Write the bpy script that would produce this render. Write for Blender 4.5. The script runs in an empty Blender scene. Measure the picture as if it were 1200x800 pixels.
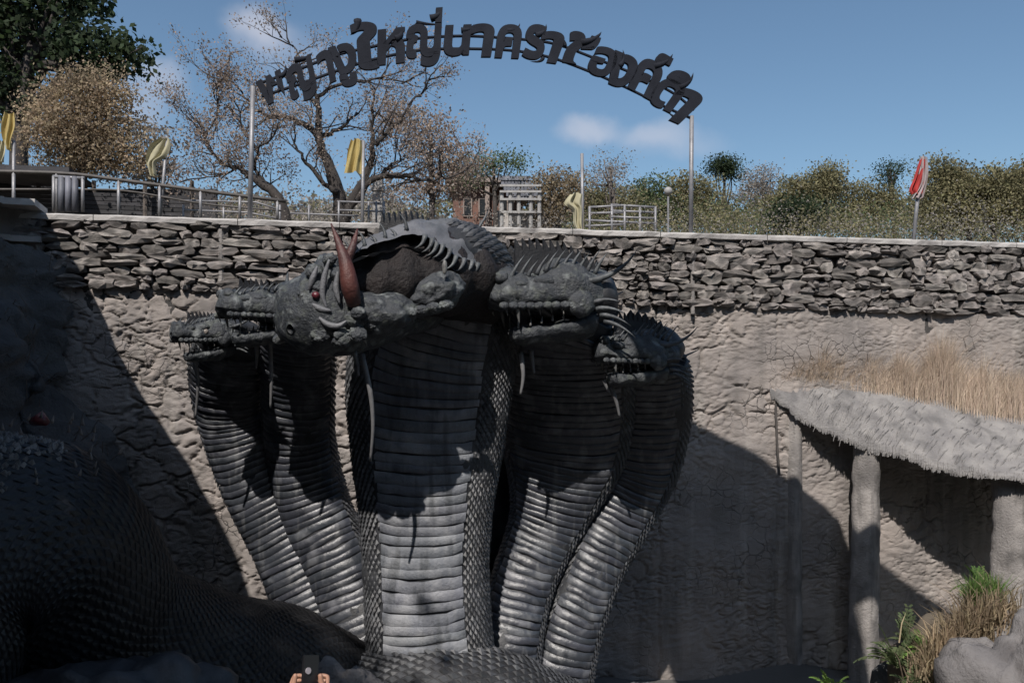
import bpy, bmesh, math, random
import numpy as np
from mathutils import Vector, Matrix, noise, Quaternion
R = math.radians
random.seed(7)
rng = np.random.default_rng(7)
scn = bpy.context.scene
COL = scn.collection

# ------------------------------------------------------------ camera
cd = bpy.data.cameras.new('camera'); cam = bpy.data.objects.new('camera', cd); COL.objects.link(cam)
cd.sensor_width = 36; cd.lens = 30; cd.shift_y = 0.025
cd.clip_start = 0.05; cd.clip_end = 3000
cam.location = (0, 0, 0); cam.rotation_euler = (R(90), 0, 0)
scn.camera = cam

# ------------------------------------------------------------ sun and sky
SUN_DIR = Vector((0.15, 0.60, -0.72)).normalized()       # the way the light travels
elev = math.asin(-SUN_DIR.z); azim = math.atan2(-SUN_DIR.x, -SUN_DIR.y)
sd = bpy.data.lights.new('sun', 'SUN'); sd.energy = 5.0; sd.angle = R(0.5); sd.color = (1.0, 0.93, 0.86)
sun = bpy.data.objects.new('sun', sd); COL.objects.link(sun)
sun.rotation_euler = SUN_DIR.to_track_quat('-Z', 'Y').to_euler(); sun.location = (-10, -10, 20)

w = bpy.data.worlds.new('World'); scn.world = w; w.use_nodes = True
nt = w.node_tree; nt.nodes.clear()
out = nt.nodes.new('ShaderNodeOutputWorld'); bg = nt.nodes.new('ShaderNodeBackground')
sky = nt.nodes.new('ShaderNodeTexSky'); sky.sky_type = 'NISHITA'; sky.sun_disc = False
sky.sun_elevation = elev; sky.sun_rotation = azim; sky.air_density = 1.0; sky.dust_density = 1.0; sky.ozone_density = 2.0
bg.inputs['Strength'].default_value = 0.105
tc = nt.nodes.new('ShaderNodeTexCoord')
def wn(t, **k):
    n = nt.nodes.new(t)
    for a, b in k.items(): setattr(n, a, b)
    return n
cur = sky.outputs[0]
tint = wn('ShaderNodeMixRGB', blend_type='MULTIPLY'); tint.inputs[0].default_value = 1
tint.inputs[2].default_value = (0.95, 1.05, 1.05, 1); nt.links.new(cur, tint.inputs[1]); cur = tint.outputs[0]
nz = wn('ShaderNodeTexNoise'); nz.inputs['Scale'].default_value = 9; nz.inputs['Detail'].default_value = 5
nt.links.new(tc.outputs['Generated'], nz.inputs['Vector'])
nz2 = wn('ShaderNodeTexNoise'); nz2.inputs['Scale'].default_value = 16; nz2.inputs['Detail'].default_value = 4
nt.links.new(tc.outputs['Generated'], nz2.inputs['Vector'])
dis = wn('ShaderNodeMixRGB', blend_type='ADD'); dis.inputs[0].default_value = 0.05
nt.links.new(tc.outputs['Generated'], dis.inputs[1]); nt.links.new(nz2.outputs['Color'], dis.inputs[2])
def cloud(px, py, rx, rz, amt):
    """a small soft cloud standing at one direction of the sky dome"""
    global cur
    d = Vector(((px-600)/1000, 1, (430-py)/1000)).normalized()
    mp = wn('ShaderNodeMapping', vector_type='POINT')
    mp.inputs['Scale'].default_value = (1/rx, 1/rx, 1/rz)
    off = Vector((0.025, 0.025, 0.025))
    mp.inputs['Location'].default_value = (-(d.x+off.x)/rx, -(d.y+off.y)/rx, -(d.z+off.z)/rz)
    nt.links.new(dis.outputs[0], mp.inputs['Vector'])
    ln = wn('ShaderNodeVectorMath', operation='LENGTH'); nt.links.new(mp.outputs[0], ln.inputs[0])
    mr = wn('ShaderNodeMapRange'); mr.interpolation_type = 'SMOOTHSTEP'
    mr.inputs[1].default_value = 1.0; mr.inputs[2].default_value = 0.1; mr.inputs[3].default_value = 0; mr.inputs[4].default_value = amt
    nt.links.new(ln.outputs['Value'], mr.inputs[0])
    mx = wn('ShaderNodeMixRGB'); nt.links.new(mr.outputs[0], mx.inputs[0]); nt.links.new(cur, mx.inputs[1])
    mx.inputs[2].default_value = (6.5, 6.5, 7.2, 1); cur = mx.outputs[0]
cloud(305, 38, .048, .032, .55); cloud(690, 153, .05, .022, .5); cloud(768, 158, .055, .024, .42); cloud(185, 88, .045, .03, .4)
cloud(800, 175, .07, .02, .2); cloud(340, 60, .07, .04, .18); cloud(150, 120, .06, .03, .3)
cloud(-700, 60, .12, .05, .5); cloud(1900, 90, .15, .05, .5)
nt.links.new(cur, bg.inputs[0]); nt.links.new(bg.outputs[0], out.inputs[0])
scn.view_settings.view_transform = 'Standard'; scn.view_settings.look = 'None'
scn.view_settings.exposure = 0.0; scn.view_settings.gamma = 1

# ------------------------------------------------------------ helpers
def P(px, py, Y): return Vector(((px-600)/1000*Y, Y, (430-py)/1000*Y))
SL = 0.186
def WY(px): return 15.2/(1-SL*(px-600)/1000)
def Wp(px, py, o=0.0):
    p = P(px, py, WY(px)); return p + WN*o
WD = Vector((1, SL, 0)).normalized(); WN = Vector((SL, -1, 0)).normalized()
WO = Vector((0, 15.2, 0))
def WL(u, v, z): return WO + WD*u + WN*v + Vector((0, 0, z))     # wall-local: along, outwards, up
def nz3(p, s=1.0, o=3, off=0.0): return noise.fractal(Vector(p)*s + Vector((off, off*1.7, -off)), 1.0, 2.0, o)

def tag(o, label=None, cat=None, group=None, kind=None):
    if label: o['label'] = label
    if cat: o['category'] = cat
    if group: o['group'] = group
    if kind: o['kind'] = kind
    return o
def empty(name, loc, label, cat, group=None):
    o = bpy.data.objects.new(name, None); COL.objects.link(o); o.location = loc; o.empty_display_size = .2
    return tag(o, label, cat, group)
def link(name, me, mat=None, parent=None, smooth=None):
    if mat is not None and not me.materials: me.materials.append(mat)
    o = bpy.data.objects.new(name, me); COL.objects.link(o)
    if smooth is not None:
        me.polygons.foreach_set('use_smooth', [smooth]*len(me.polygons))
    if parent is not None:
        o.parent = parent
        if parent.parent is None: o.matrix_parent_inverse = Matrix.Translation(-Vector(parent.location))
    return o
class MB:
    def __init__(s): s.v = []; s.f = []
    def add(s, vs, fs):
        b = len(s.v); s.v.extend([tuple(x) for x in vs]); s.f.extend([tuple(i+b for i in f) for f in fs])
    def box(s, c, size, rot=None):
        c = Vector(c); hx, hy, hz = [q/2 for q in size]
        vs = [Vector((x, y, z)) for z in (-hz, hz) for y in (-hy, hy) for x in (-hx, hx)]
        if rot is not None: vs = [rot @ v for v in vs]
        s.add([c+v for v in vs], [(0,2,3,1),(4,5,7,6),(0,1,5,4),(2,6,7,3),(0,4,6,2),(1,3,7,5)])
    def tube(s, pts, rad, n=8, cap=True):
        pts = [Vector(p) for p in pts]
        if not hasattr(rad, '__len__'): rad = [rad]*len(pts)
        rings = []; T0 = None; N = None
        for i, p in enumerate(pts):
            T = (pts[min(i+1, len(pts)-1)] - pts[max(i-1, 0)])
            T = T.normalized() if T.length > 1e-9 else Vector((0,0,1))
            if N is None:
                N = T.orthogonal().normalized()
            else:
                N = (T0.rotation_difference(T) @ N); N = (N - T*N.dot(T)).normalized()
            B = T.cross(N); T0 = T
            rings.append([p + (N*math.cos(a)+B*math.sin(a))*rad[i] for a in [2*math.pi*k/n for k in range(n)]])
        vs = [v for r in rings for v in r]; fs = []
        for i in range(len(pts)-1):
            for k in range(n):
                a = i*n+k; b = i*n+(k+1) % n; fs.append((a, b, b+n, a+n))
        if cap:
            fs.append(tuple(range(n))[::-1]); m = (len(pts)-1)*n; fs.append(tuple(m+k for k in range(n)))
        s.add(vs, fs)
    def prism(s, poly, depth_vec):
        """closed outline (list of Vectors) given thickness along depth_vec"""
        n = len(poly); d = Vector(depth_vec)/2
        vs = [Vector(p)-d for p in poly]+[Vector(p)+d for p in poly]
        fs = [tuple(range(n))[::-1], tuple(range(n, 2*n))]+[(i, (i+1) % n, n+(i+1) % n, n+i) for i in range(n)]
        s.add(vs, fs)
    def build(s, name, mat, parent=None, smooth=False):
        me = bpy.data.meshes.new(name); me.from_pydata(s.v, [], s.f); me.update()
        return link(name, me, mat, parent, smooth)
def spline(pts, n):
    """Catmull-Rom over tuples of any length"""
    A = [np.array(p, float) for p in pts]; A = [2*A[0]-A[1]]+A+[2*A[-1]-A[-2]]; o = []
    m = len(pts)-1
    for i in range(n):
        t = i/(n-1)*m; k = min(int(t), m-1); u = t-k; a, b, c, d = A[k:k+4]
        o.append(0.5*((2*b)+(-a+c)*u+(2*a-5*b+4*c-d)*u*u+(-a+3*b-3*c+d)*u**3))
    return o
def grid_mesh(name, f, nu, nv, mat, parent=None, smooth=True):
    vs = [tuple(f(i/(nu-1), j/(nv-1))) for j in range(nv) for i in range(nu)]
    fs = [(j*nu+i, j*nu+i+1, (j+1)*nu+i+1, (j+1)*nu+i) for j in range(nv-1) for i in range(nu-1)]
    me = bpy.data.meshes.new(name); me.from_pydata(vs, [], fs); me.update()
    return link(name, me, mat, parent, smooth)

# ------------------------------------------------------------ materials
def material(name, c1, c2=None, scale=4, rough=.8, bump=0, bscale=20, metallic=0, objrand=0, island=0, c3=None, s3=1.0, t3=(.55, .7), spec=.5, obj=False, bdist=.02, detail=6):
    m = bpy.data.materials.new(name); m.use_nodes = True; n = m.node_tree; b = n.nodes['Principled BSDF']
    b.inputs['Roughness'].default_value = rough; b.inputs['Metallic'].default_value = metallic
    b.inputs['Specular IOR Level'].default_value = spec
    tc = n.nodes.new('ShaderNodeTexCoord'); co = tc.outputs['Object']
    L = n.links.new
    if c2 is None: c2 = tuple(x*.75 for x in c1)
    t = n.nodes.new('ShaderNodeTexNoise'); t.inputs['Scale'].default_value = scale; t.inputs['Detail'].default_value = detail; L(co, t.inputs['Vector'])
    r = n.nodes.new('ShaderNodeMapRange'); r.inputs[1].default_value = .35; r.inputs[2].default_value = .65; L(t.outputs[0], r.inputs[0])
    mx = n.nodes.new('ShaderNodeMixRGB'); mx.inputs[1].default_value = (*c1, 1); mx.inputs[2].default_value = (*c2, 1); L(r.outputs[0], mx.inputs[0])
    c = mx.outputs[0]
    if c3 is not None:
        t2 = n.nodes.new('ShaderNodeTexNoise'); t2.inputs['Scale'].default_value = s3; t2.inputs['Detail'].default_value = 7; L(co, t2.inputs['Vector'])
        r2 = n.nodes.new('ShaderNodeMapRange'); r2.inputs[1].default_value = t3[0]; r2.inputs[2].default_value = t3[1]; L(t2.outputs[0], r2.inputs[0])
        m2 = n.nodes.new('ShaderNodeMixRGB'); L(c, m2.inputs[1]); m2.inputs[2].default_value = (*c3, 1); L(r2.outputs[0], m2.inputs[0]); c = m2.outputs[0]
    if objrand or island:
        if island: g = n.nodes.new('ShaderNodeNewGeometry').outputs['Random Per Island']; k = island
        else: g = n.nodes.new('ShaderNodeObjectInfo').outputs['Random']; k = objrand
        mr = n.nodes.new('ShaderNodeMapRange'); mr.inputs[3].default_value = 1-k; mr.inputs[4].default_value = 1+k; L(g, mr.inputs[0])
        hs = n.nodes.new('ShaderNodeHueSaturation'); L(c, hs.inputs['Color']); L(mr.outputs[0], hs.inputs['Value']); c = hs.outputs[0]
        mh = n.nodes.new('ShaderNodeMath'); mh.operation = 'MULTIPLY_ADD'; mh.inputs[1].default_value = 7.13; mh.inputs[2].default_value = 0; L(g, mh.inputs[0])
        fr = n.nodes.new('ShaderNodeMath'); fr.operation = 'FRACT'; L(mh.outputs[0], fr.inputs[0])
        mq = n.nodes.new('ShaderNodeMapRange'); mq.inputs[3].default_value = .485; mq.inputs[4].default_value = .515; L(fr.outputs[0], mq.inputs[0]); L(mq.outputs[0], hs.inputs['Hue'])
    L(c, b.inputs['Base Color'])
    if bump:
        tb = n.nodes.new('ShaderNodeTexNoise'); tb.inputs['Scale'].default_value = bscale; tb.inputs['Detail'].default_value = 8; tb.inputs['Roughness'].default_value = .65; L(co, tb.inputs['Vector'])
        bp = n.nodes.new('ShaderNodeBump'); bp.inputs['Strength'].default_value = bump; bp.inputs['Distance'].default_value = bdist
        L(tb.outputs[0], bp.inputs['Height']); L(bp.outputs[0], b.inputs['Normal'])
        rr = n.nodes.new('ShaderNodeMapRange'); rr.inputs[3].default_value = max(rough-.12, .05); rr.inputs[4].default_value = min(rough+.12, 1); L(tb.outputs[0], rr.inputs[0]); L(rr.outputs[0], b.inputs['Roughness'])
    return m
M = {}
M['stone'] = material('stone', (.44, .40, .37), (.27, .25, .24), 1.8, .9, 1, 18, objrand=.5, c3=(.14, .13, .125), s3=2.2, t3=(.58, .68), bdist=.06)
M['mortar'] = material('mortar', (0.076, 0.0722, 0.0684), (0.038, 0.0365, 0.0365), 3, .95, .8, 20)
M['plaster'] = material('plaster', (.345, .305, .28), (.26, .235, .22), 1.1, .93, .8, 40, c3=(.225, .205, .195), s3=.5, t3=(.45, .62))
def add_cracks(m, sc, dist=.03, wdt=.05):
    n = m.node_tree; L = n.links.new; b = n.nodes['Principled BSDF']; tc = n.nodes.new('ShaderNodeTexCoord')
    t = n.nodes.new('ShaderNodeTexNoise'); t.inputs['Scale'].default_value = sc*.7; t.inputs['Detail'].default_value = 5; L(tc.outputs['Object'], t.inputs['Vector'])
    mx = n.nodes.new('ShaderNodeMixRGB'); mx.blend_type = 'ADD'; mx.inputs[0].default_value = .22; L(tc.outputs['Object'], mx.inputs[1]); L(t.outputs['Color'], mx.inputs[2])
    v = n.nodes.new('ShaderNodeTexVoronoi'); v.feature = 'DISTANCE_TO_EDGE'; v.inputs['Scale'].default_value = sc; L(mx.outputs[0], v.inputs['Vector'])
    r = n.nodes.new('ShaderNodeMapRange'); r.inputs[2].default_value = wdt; L(v.outputs['Distance'], r.inputs[0])
    bp = n.nodes.new('ShaderNodeBump'); bp.inputs['Distance'].default_value = dist; bp.inputs['Strength'].default_value = 1
    oc_ = b.inputs['Base Color'].links[0].from_socket; dk = n.nodes.new('ShaderNodeMixRGB'); dk.blend_type = 'MULTIPLY'; L(oc_, dk.inputs[1])
    rc = n.nodes.new('ShaderNodeMapRange'); rc.inputs[2].default_value = wdt*.6; rc.inputs[3].default_value = .7; L(v.outputs['Distance'], rc.inputs[0]); L(rc.outputs[0], dk.inputs[2]); L(dk.outputs[0], b.inputs['Base Color'])
    ms = n.nodes.new('ShaderNodeTexNoise'); ms.inputs['Scale'].default_value = .9; ms.inputs['Detail'].default_value = 4; L(tc.outputs['Object'], ms.inputs['Vector'])
    mm = n.nodes.new('ShaderNodeMapRange'); mm.inputs[1].default_value = .48; mm.inputs[2].default_value = .66; L(ms.outputs[0], mm.inputs[0]); L(mm.outputs[0], bp.inputs['Strength']); L(mm.outputs[0], dk.inputs[0])
    L(r.outputs[0], bp.inputs['Height']); old = b.inputs['Normal'].links[0].from_socket; L(old, bp.inputs['Normal']); L(bp.outputs[0], b.inputs['Normal'])
add_cracks(M['plaster'], 4.5, .025, .045)
M['coping'] = material('coping', (0.486, 0.468, 0.45), (0.356, 0.342, 0.333), 3, .9, .6, 30, c3=(0.187, 0.178, 0.173), s3=1.5, t3=(.56, .72))
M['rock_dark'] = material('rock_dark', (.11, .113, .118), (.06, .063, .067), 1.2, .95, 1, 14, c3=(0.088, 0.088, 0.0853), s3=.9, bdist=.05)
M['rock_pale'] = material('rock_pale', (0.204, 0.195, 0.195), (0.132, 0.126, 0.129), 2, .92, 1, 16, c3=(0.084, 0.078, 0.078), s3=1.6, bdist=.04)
M['concrete'] = material('concrete', (0.335, 0.313, 0.297), (0.235, 0.221, 0.213), 2.2, .92, .9, 24, c3=(0.134, 0.126, 0.121), s3=1.7, t3=(.52, .7), bdist=.03)
M['thatch'] = material('awning_cement', (0.283, 0.272, 0.264), (0.191, 0.184, 0.184), 3.5, .93, .9, 30, c3=(0.122, 0.119, 0.119), s3=2.4, t3=(.54, .72), bdist=.03)
M['naga'] = material('naga_paint', (0.0315, 0.0336, 0.0385), (0.0175, 0.0189, 0.0224), 3, .5, .5, 40, c3=(0.07, 0.0735, 0.0805), s3=2.3, t3=(.5, .72), bdist=.015)
M['belly'] = material('naga_belly', (0.0484, 0.0528, 0.0651), (0.0264, 0.0299, 0.0378), 3.5, .36, .5, 22, objrand=.2, c3=(0.114, 0.119, 0.132), s3=3.2, t3=(.52, .66), spec=.7, bdist=.018)
M['belly_grey'] = material('naga_belly_grey', (.165, .176, .20), (.10, .108, .125), 3.5, .55, .8, 26, objrand=.16, c3=(.24, .248, .265), s3=2.4, t3=(.52, .66), bdist=.02)
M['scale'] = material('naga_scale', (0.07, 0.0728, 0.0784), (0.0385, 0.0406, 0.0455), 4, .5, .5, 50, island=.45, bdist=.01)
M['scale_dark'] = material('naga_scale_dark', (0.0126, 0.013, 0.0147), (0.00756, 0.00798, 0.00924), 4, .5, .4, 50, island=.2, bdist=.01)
M['scale_glint'] = material('naga_scale_glint', (0.196, 0.203, 0.21), (0.07, 0.0735, 0.077), 4, .45, .5, 50, island=.5, bdist=.01)
M['head'] = material('naga_head', (.050, .056, .065), (.022, .026, .031), 7, .46, .9, 24, c3=(.17, .185, .19), s3=7, t3=(.53, .68), bdist=.035)
M['spike'] = material('naga_spike', (.10, .11, .12), (.04, .045, .05), 9, .5, .5, 40, objrand=.3)
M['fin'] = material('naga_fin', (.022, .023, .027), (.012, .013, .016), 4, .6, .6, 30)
M['comb'] = material('naga_comb', (.013, .008, .008), (.008, .006, .007), 5, .6, 1, 12, bdist=.05)
M['comb_red'] = material('naga_comb_red', (.10, .034, .028), (.05, .02, .019), 6, .5, .7, 20)
M['nape'] = material('naga_nape', (0.144, 0.147, 0.163), (0.096, 0.101, 0.11), 3, .5, .7, 30, c3=(0.154, 0.158, 0.169), s3=2, bdist=.02)
M['whisker'] = material('naga_whisker', (0.18, 0.18, 0.185), (0.09, 0.09, 0.095), 6, .5)
M['tooth'] = material('tooth', (.20, .20, .19), (.10, .10, .10), 12, .5)
M['eye'] = material('eye', (0.275, 0.25, 0.22), (0.175, 0.15, 0.14), 12, .2)
M['red'] = material('red_patch', (0.1, 0.016, 0.024), (0.048, 0.008, 0.016), 10, .4)
M['sign'] = material('sign_letter', (.022, .025, .034), (.016, .018, .025), 3, .85, .2, 30, spec=.15)
M['steel'] = material('galvanised_steel', (0.276, 0.276, 0.288), (0.204, 0.204, 0.216), 8, .5, .2, 40, metallic=.3)
M['darkrail'] = material('dark_rail', (.10, .09, .085), (.06, .055, .05), 8, .6)
M['bark'] = material('bark', (.055, .047, .043), (.03, .026, .025), 9, .95, .8, 30)
M['bark_pale'] = material('bark_pale', (0.14, 0.119, 0.105), (0.077, 0.0665, 0.0595), 9, .95, .8, 30)
def leafmat(n, a, b, isl=.3):
    m = material(n, a, b, .8, .85, island=isl); t = m.node_tree; b_ = t.nodes['Principled BSDF']
    tr = t.nodes.new('ShaderNodeBsdfTranslucent'); mx = t.nodes.new('ShaderNodeMixShader'); mx.inputs[0].default_value = .42
    t.links.new(b_.inputs['Base Color'].links[0].from_socket, tr.inputs[0])
    o = t.nodes['Material Output']; t.links.new(b_.outputs[0], mx.inputs[1]); t.links.new(tr.outputs[0], mx.inputs[2]); t.links.new(mx.outputs[0], o.inputs[0]); return m
M['leaf_dark'] = leafmat('leaf_dark', (.045, .07, .03), (.025, .042, .02))
M['leaf_tan'] = leafmat('leaf_tan', (0.425, 0.336, 0.224), (0.283, 0.224, 0.153))
M['leaf_rust'] = leafmat('leaf_rust', (0.389, 0.313, 0.254), (0.26, 0.206, 0.171))
M['leaf_olive'] = leafmat('leaf_olive', (0.266, 0.242, 0.13), (0.183, 0.171, 0.0944))
M['leaf_green'] = leafmat('leaf_green', (.13, .17, .075), (.085, .115, .055))
M['leaf_brown'] = leafmat('leaf_brown', (0.33, 0.266, 0.177), (0.224, 0.183, 0.124))
M['leaf_grey'] = leafmat('leaf_grey', (0.342, 0.313, 0.277), (0.236, 0.212, 0.189))
M['fern'] = leafmat('fern', (.16, .27, .06), (.09, .16, .04))
M['dry'] = material('dry_grass', (.60, .49, .39), (.46, .37, .29), .8, .85, island=.25)
M['yellow'] = material('yellow_cloth', (0.446, 0.36, 0.144), (0.36, 0.274, 0.101), 5, .8)
M['palecloth'] = material('pale_yellow_cloth', (0.432, 0.403, 0.274), (0.324, 0.302, 0.202), 5, .8)
M['redcloth'] = material('red_cloth', (0.385, 0.0315, 0.028), (0.28, 0.021, 0.021), 5, .8)
M['whitecloth'] = material('white_cloth', (0.372, 0.33, 0.336), (0.3, 0.252, 0.258), 5, .8)
M['ground'] = material('dry_earth', (0.132, 0.108, 0.084), (0.084, 0.072, 0.054), .15, .95, .7, 3, c3=(0.06, 0.06, 0.036), s3=.08)
M['pit'] = material('pit_floor', (.11, .105, .10), (.07, .068, .066), .6, .95, .8, 6)
M['brick_red'] = material('terracotta', (0.182, 0.098, 0.077), (0.126, 0.07, 0.056), 2, .85, .4, 20)
M['roof_edge'] = material('roof_edge', (0.3, 0.252, 0.228), (0.24, 0.198, 0.18), 3, .8)
M['white'] = material('white_paint', (0.341, 0.336, 0.33), (0.264, 0.259, 0.253), 4, .6)
M['tile_blue'] = material('roof_tile', (.16, .17, .20), (.10, .105, .125), 4, .6, objrand=.3)
M['shed'] = material('shed_boards', (.04, .04, .045), (.025, .025, .028), 3, .8, .4, 20, objrand=.4)
M['window'] = material('window_glass', (.03, .035, .04), (.02, .022, .026), 3, .15)
M['skin'] = material('skin', (0.364, 0.203, 0.14), (0.315, 0.168, 0.112), 8, .5)
M['shirt'] = material('shirt', (.03, .03, .035), (.02, .02, .024), 6, .85)
M['hair'] = material('hair', (.012, .010, .010), (.02, .017, .016), 40, .45)
M['trouser'] = material('trouser', (.05, .06, .09), (.035, .04, .06), 6, .85)
M['phone'] = material('phone_case', (.012, .012, .014), (.016, .016, .018), 6, .3)
M['lens'] = material('lens', (.35, .33, .36), (.2, .2, .22), 20, .15)

def add_streaks(m, col, amt, sx=3.0, sz=.35, lo=.5, hi=.68):
    n = m.node_tree; L = n.links.new; b = n.nodes['Principled BSDF']; tc = n.nodes.new('ShaderNodeTexCoord')
    mp = n.nodes.new('ShaderNodeMapping'); mp.inputs['Scale'].default_value = (sx, sx, sz); L(tc.outputs['Object'], mp.inputs[0])
    t = n.nodes.new('ShaderNodeTexNoise'); t.inputs['Scale'].default_value = 1; t.inputs['Detail'].default_value = 6; L(mp.outputs[0], t.inputs['Vector'])
    r = n.nodes.new('ShaderNodeMapRange'); r.inputs[1].default_value = lo; r.inputs[2].default_value = hi; r.inputs[4].default_value = amt; L(t.outputs[0], r.inputs[0])
    mx = n.nodes.new('ShaderNodeMixRGB'); L(b.inputs['Base Color'].links[0].from_socket, mx.inputs[1]); mx.inputs[2].default_value = (*col, 1); L(r.outputs[0], mx.inputs[0]); L(mx.outputs[0], b.inputs['Base Color'])
add_streaks(M['plaster'], (.15, .14, .13), .6, 2.4, .3); add_streaks(M['plaster'], (.42, .39, .36), .45, 3.7, .4, .55, .7)
add_streaks(M['belly_grey'], (.24, .245, .255), .35, 9, .9, .54, .68); add_streaks(M['belly_grey'], (.04, .045, .05), .6, 7, 1.2, .52, .66)
add_streaks(M['belly'], (.19, .195, .20), .4, 9, .9, .55, .68)
add_streaks(M['naga'], (.10, .102, .105), .35, 6, .7, .55, .68); add_streaks(M['concrete'], (.10, .095, .09), .55, 7, .7, .52, .66); add_streaks(M['stone'], (.10, .095, .088), .5, 1.2, .9, .52, .62)
add_streaks(M['head'], (.13, .145, .125), .4, 8, 8, .54, .64)
# ------------------------------------------------------------ ground
def gheight(x, y):
    t = max(0, (y-38)/60); h = 2.36 + min(t, 1.6)**1.5*6.0
    return h + (nz3((x*.03, y*.03, 0), 1)*1.2 if y > 30 else 0)
def fg(i, j):
    x = -1400 + 2800*i if False else (i-.5)*2*(60 + 1400*abs(i-.5)*2)/1.0
    y = 17.6 + (j**2.2)*1400
    return (x, y + (SL*x*.98 if j < .001 else 0), gheight(x, y) if j > .001 else 2.36)
def wallback(x): return 15.2+SL*x+.5
vs = []; fs = []; nx, ny = 121, 70
for j in range(ny):
    for i in range(nx):
        s = (i/(nx-1)-.5)*2; x = s*40 + (s**3)*900
        yb = 15.2+SL*max(min(x, 40), -40)+.42
        y = yb + (j/(ny-1))**2.6*1300
        vs.append((x, y, gheight(x, y)))
for j in range(ny-1):
    for i in range(nx-1): fs.append((j*nx+i, j*nx+i+1, (j+1)*nx+i+1, (j+1)*nx+i))
me = bpy.data.meshes.new('ground'); me.from_pydata(vs, [], fs); tag(link('ground', me, M['ground'], smooth=True), kind='structure')
def pf(i, j):
    x = -11+26*i; y = 4.4+14*j
    return (x, y, -5.75 + nz3((x, y, 0), .5)*.3)
tag(grid_mesh('pit_floor', pf, 60, 40, M['pit']), kind='structure')
mb = MB(); mb.box((0, .6, -4.3), (22, 7.4, 3.1)); tag(mb.build('viewing_terrace', M['concrete']), kind='structure')

TREE_BEHIND = True
# unseen slope added behind the viewer to block sky and deepen the shade
def slope(i, j):
    x = -60+120*i; y = -5-20*j; z = -2.8 + 20*min(1, j*1.45) + nz3((x, y, 0), .15)*1.5*min(1, j*4)
    return (x, y, z)
tag(grid_mesh('sky_block_slope', slope, 60, 40, material('sky_block_scrub', (.05, .055, .03), (.03, .032, .02), .4, .95, .8, 3)), kind='structure')
# ------------------------------------------------------------ retaining wall
UL, UR = -10.6, 16.0
ZT = 2.45
def zband(u): return 1.30 - (u+7.5)*.0165          # underside of the rubble courses
wall = empty('retaining_wall', WL(0, 0, -5.7), 'long retaining wall with rubble stone courses over cracked tan cement, behind the black serpent statue', 'wall')
def vor(p, s):
    d = noise.voronoi(Vector(p)*s)[0]; return d[1]-d[0]
def plaster(i, j):
    u = UL+(UR-UL)*i; zt = zband(u)+.03; z = -5.8 + (zt+5.8)*j
    px = u*.983*1000/(15.2+SL*u*.983)+600
    q = (u, z*1.25, 0)
    wob = Vector((u+nz3((u, z, 3), 2.3)*.2, (z+nz3((u, z, 9), 2.3)*.2)*1.15, 0))
    left = 1 if u < -2.5 else 0
    cr = vor(wob, 2.1); cr2 = vor(wob+Vector((7, 3, 0)), 5.2)
    m1 = max(0, min(1, (.95 if left else .12)+nz3(q, .45, 3, 4)*1.5)); m2 = max(0, min(1, .35+nz3(q, .6, 3, 11)*2.0))
    v = -(max(0, 1-cr/.075))*.075*m1 - max(0, 1-cr2/.10)*.035*m2 - max(0, 1-vor(wob+Vector((1, 9, 0)), 9)/.2)*.022*max(0, nz3(q, .9, 2, 20)+.3)
    v += nz3(q, .5, 3)*.07 + nz3(q, 2.2, 4)*.012*(1.6 if left else 1) + nz3(q, 9, 4)*.009*(1+nz3(q, .8, 2, 3)) + min(vor(wob+Vector((3, 5, 1)), 6), .2)*.05*max(0, (.5 if left else .1)+nz3(q, .7, 2, 31))
    # vertical casting joints and the slightly prouder bands between them
    for k, ju in enumerate((-5.05, -1.0, 2.75, 5.1, 8.3)):
        d = abs(u-ju-nz3((0, z, k), .8)*.05); v -= max(0, 1-d/.035)*.035
    v += .02*math.sin(u*1.3)
    return WL(u, v, z)
grid_mesh('cement_face', plaster, 760, 380, M['plaster'], wall)
mb = MB()
mb.add([WL(UL, -.07, 0.85), WL(UR, -.07, 0.6), WL(UR, -.07, ZT), WL(UL, -.07, ZT), WL(UL, -.4, .85), WL(UR, -.4, .6), WL(UR, -.4, ZT), WL(UL, -.4, ZT)],
       [(0,1,2,3),(5,4,7,6),(3,2,6,7),(0,3,7,4),(1,5,6,2),(0,4,5,1)])
mb.build('mortar_core', M['mortar'], wall)
# coping strip in cast lengths
u = UL; k = 0
while u < UR:
    L = random.uniform(1.6, 2.6); a, b = u, min(u+L-.012, UR)
    def cf(i, j, a=a, b=b):
        uu = a+(b-a)*i; prof = [(.05, -.085), (.085, -.07), (.09, .0), (.075, .025), (.0, .035), (-.42, .035), (-.42, -.085)][int(round(j*6))]
        return WL(uu, prof[0]+nz3((uu, j*3, 2), 3)*.018, ZT+prof[1]+nz3((uu, j, 5), 2.2)*.016)
    grid_mesh('coping_length', cf, 14, 7, M['coping'], wall, smooth=False)
    u += L
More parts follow.
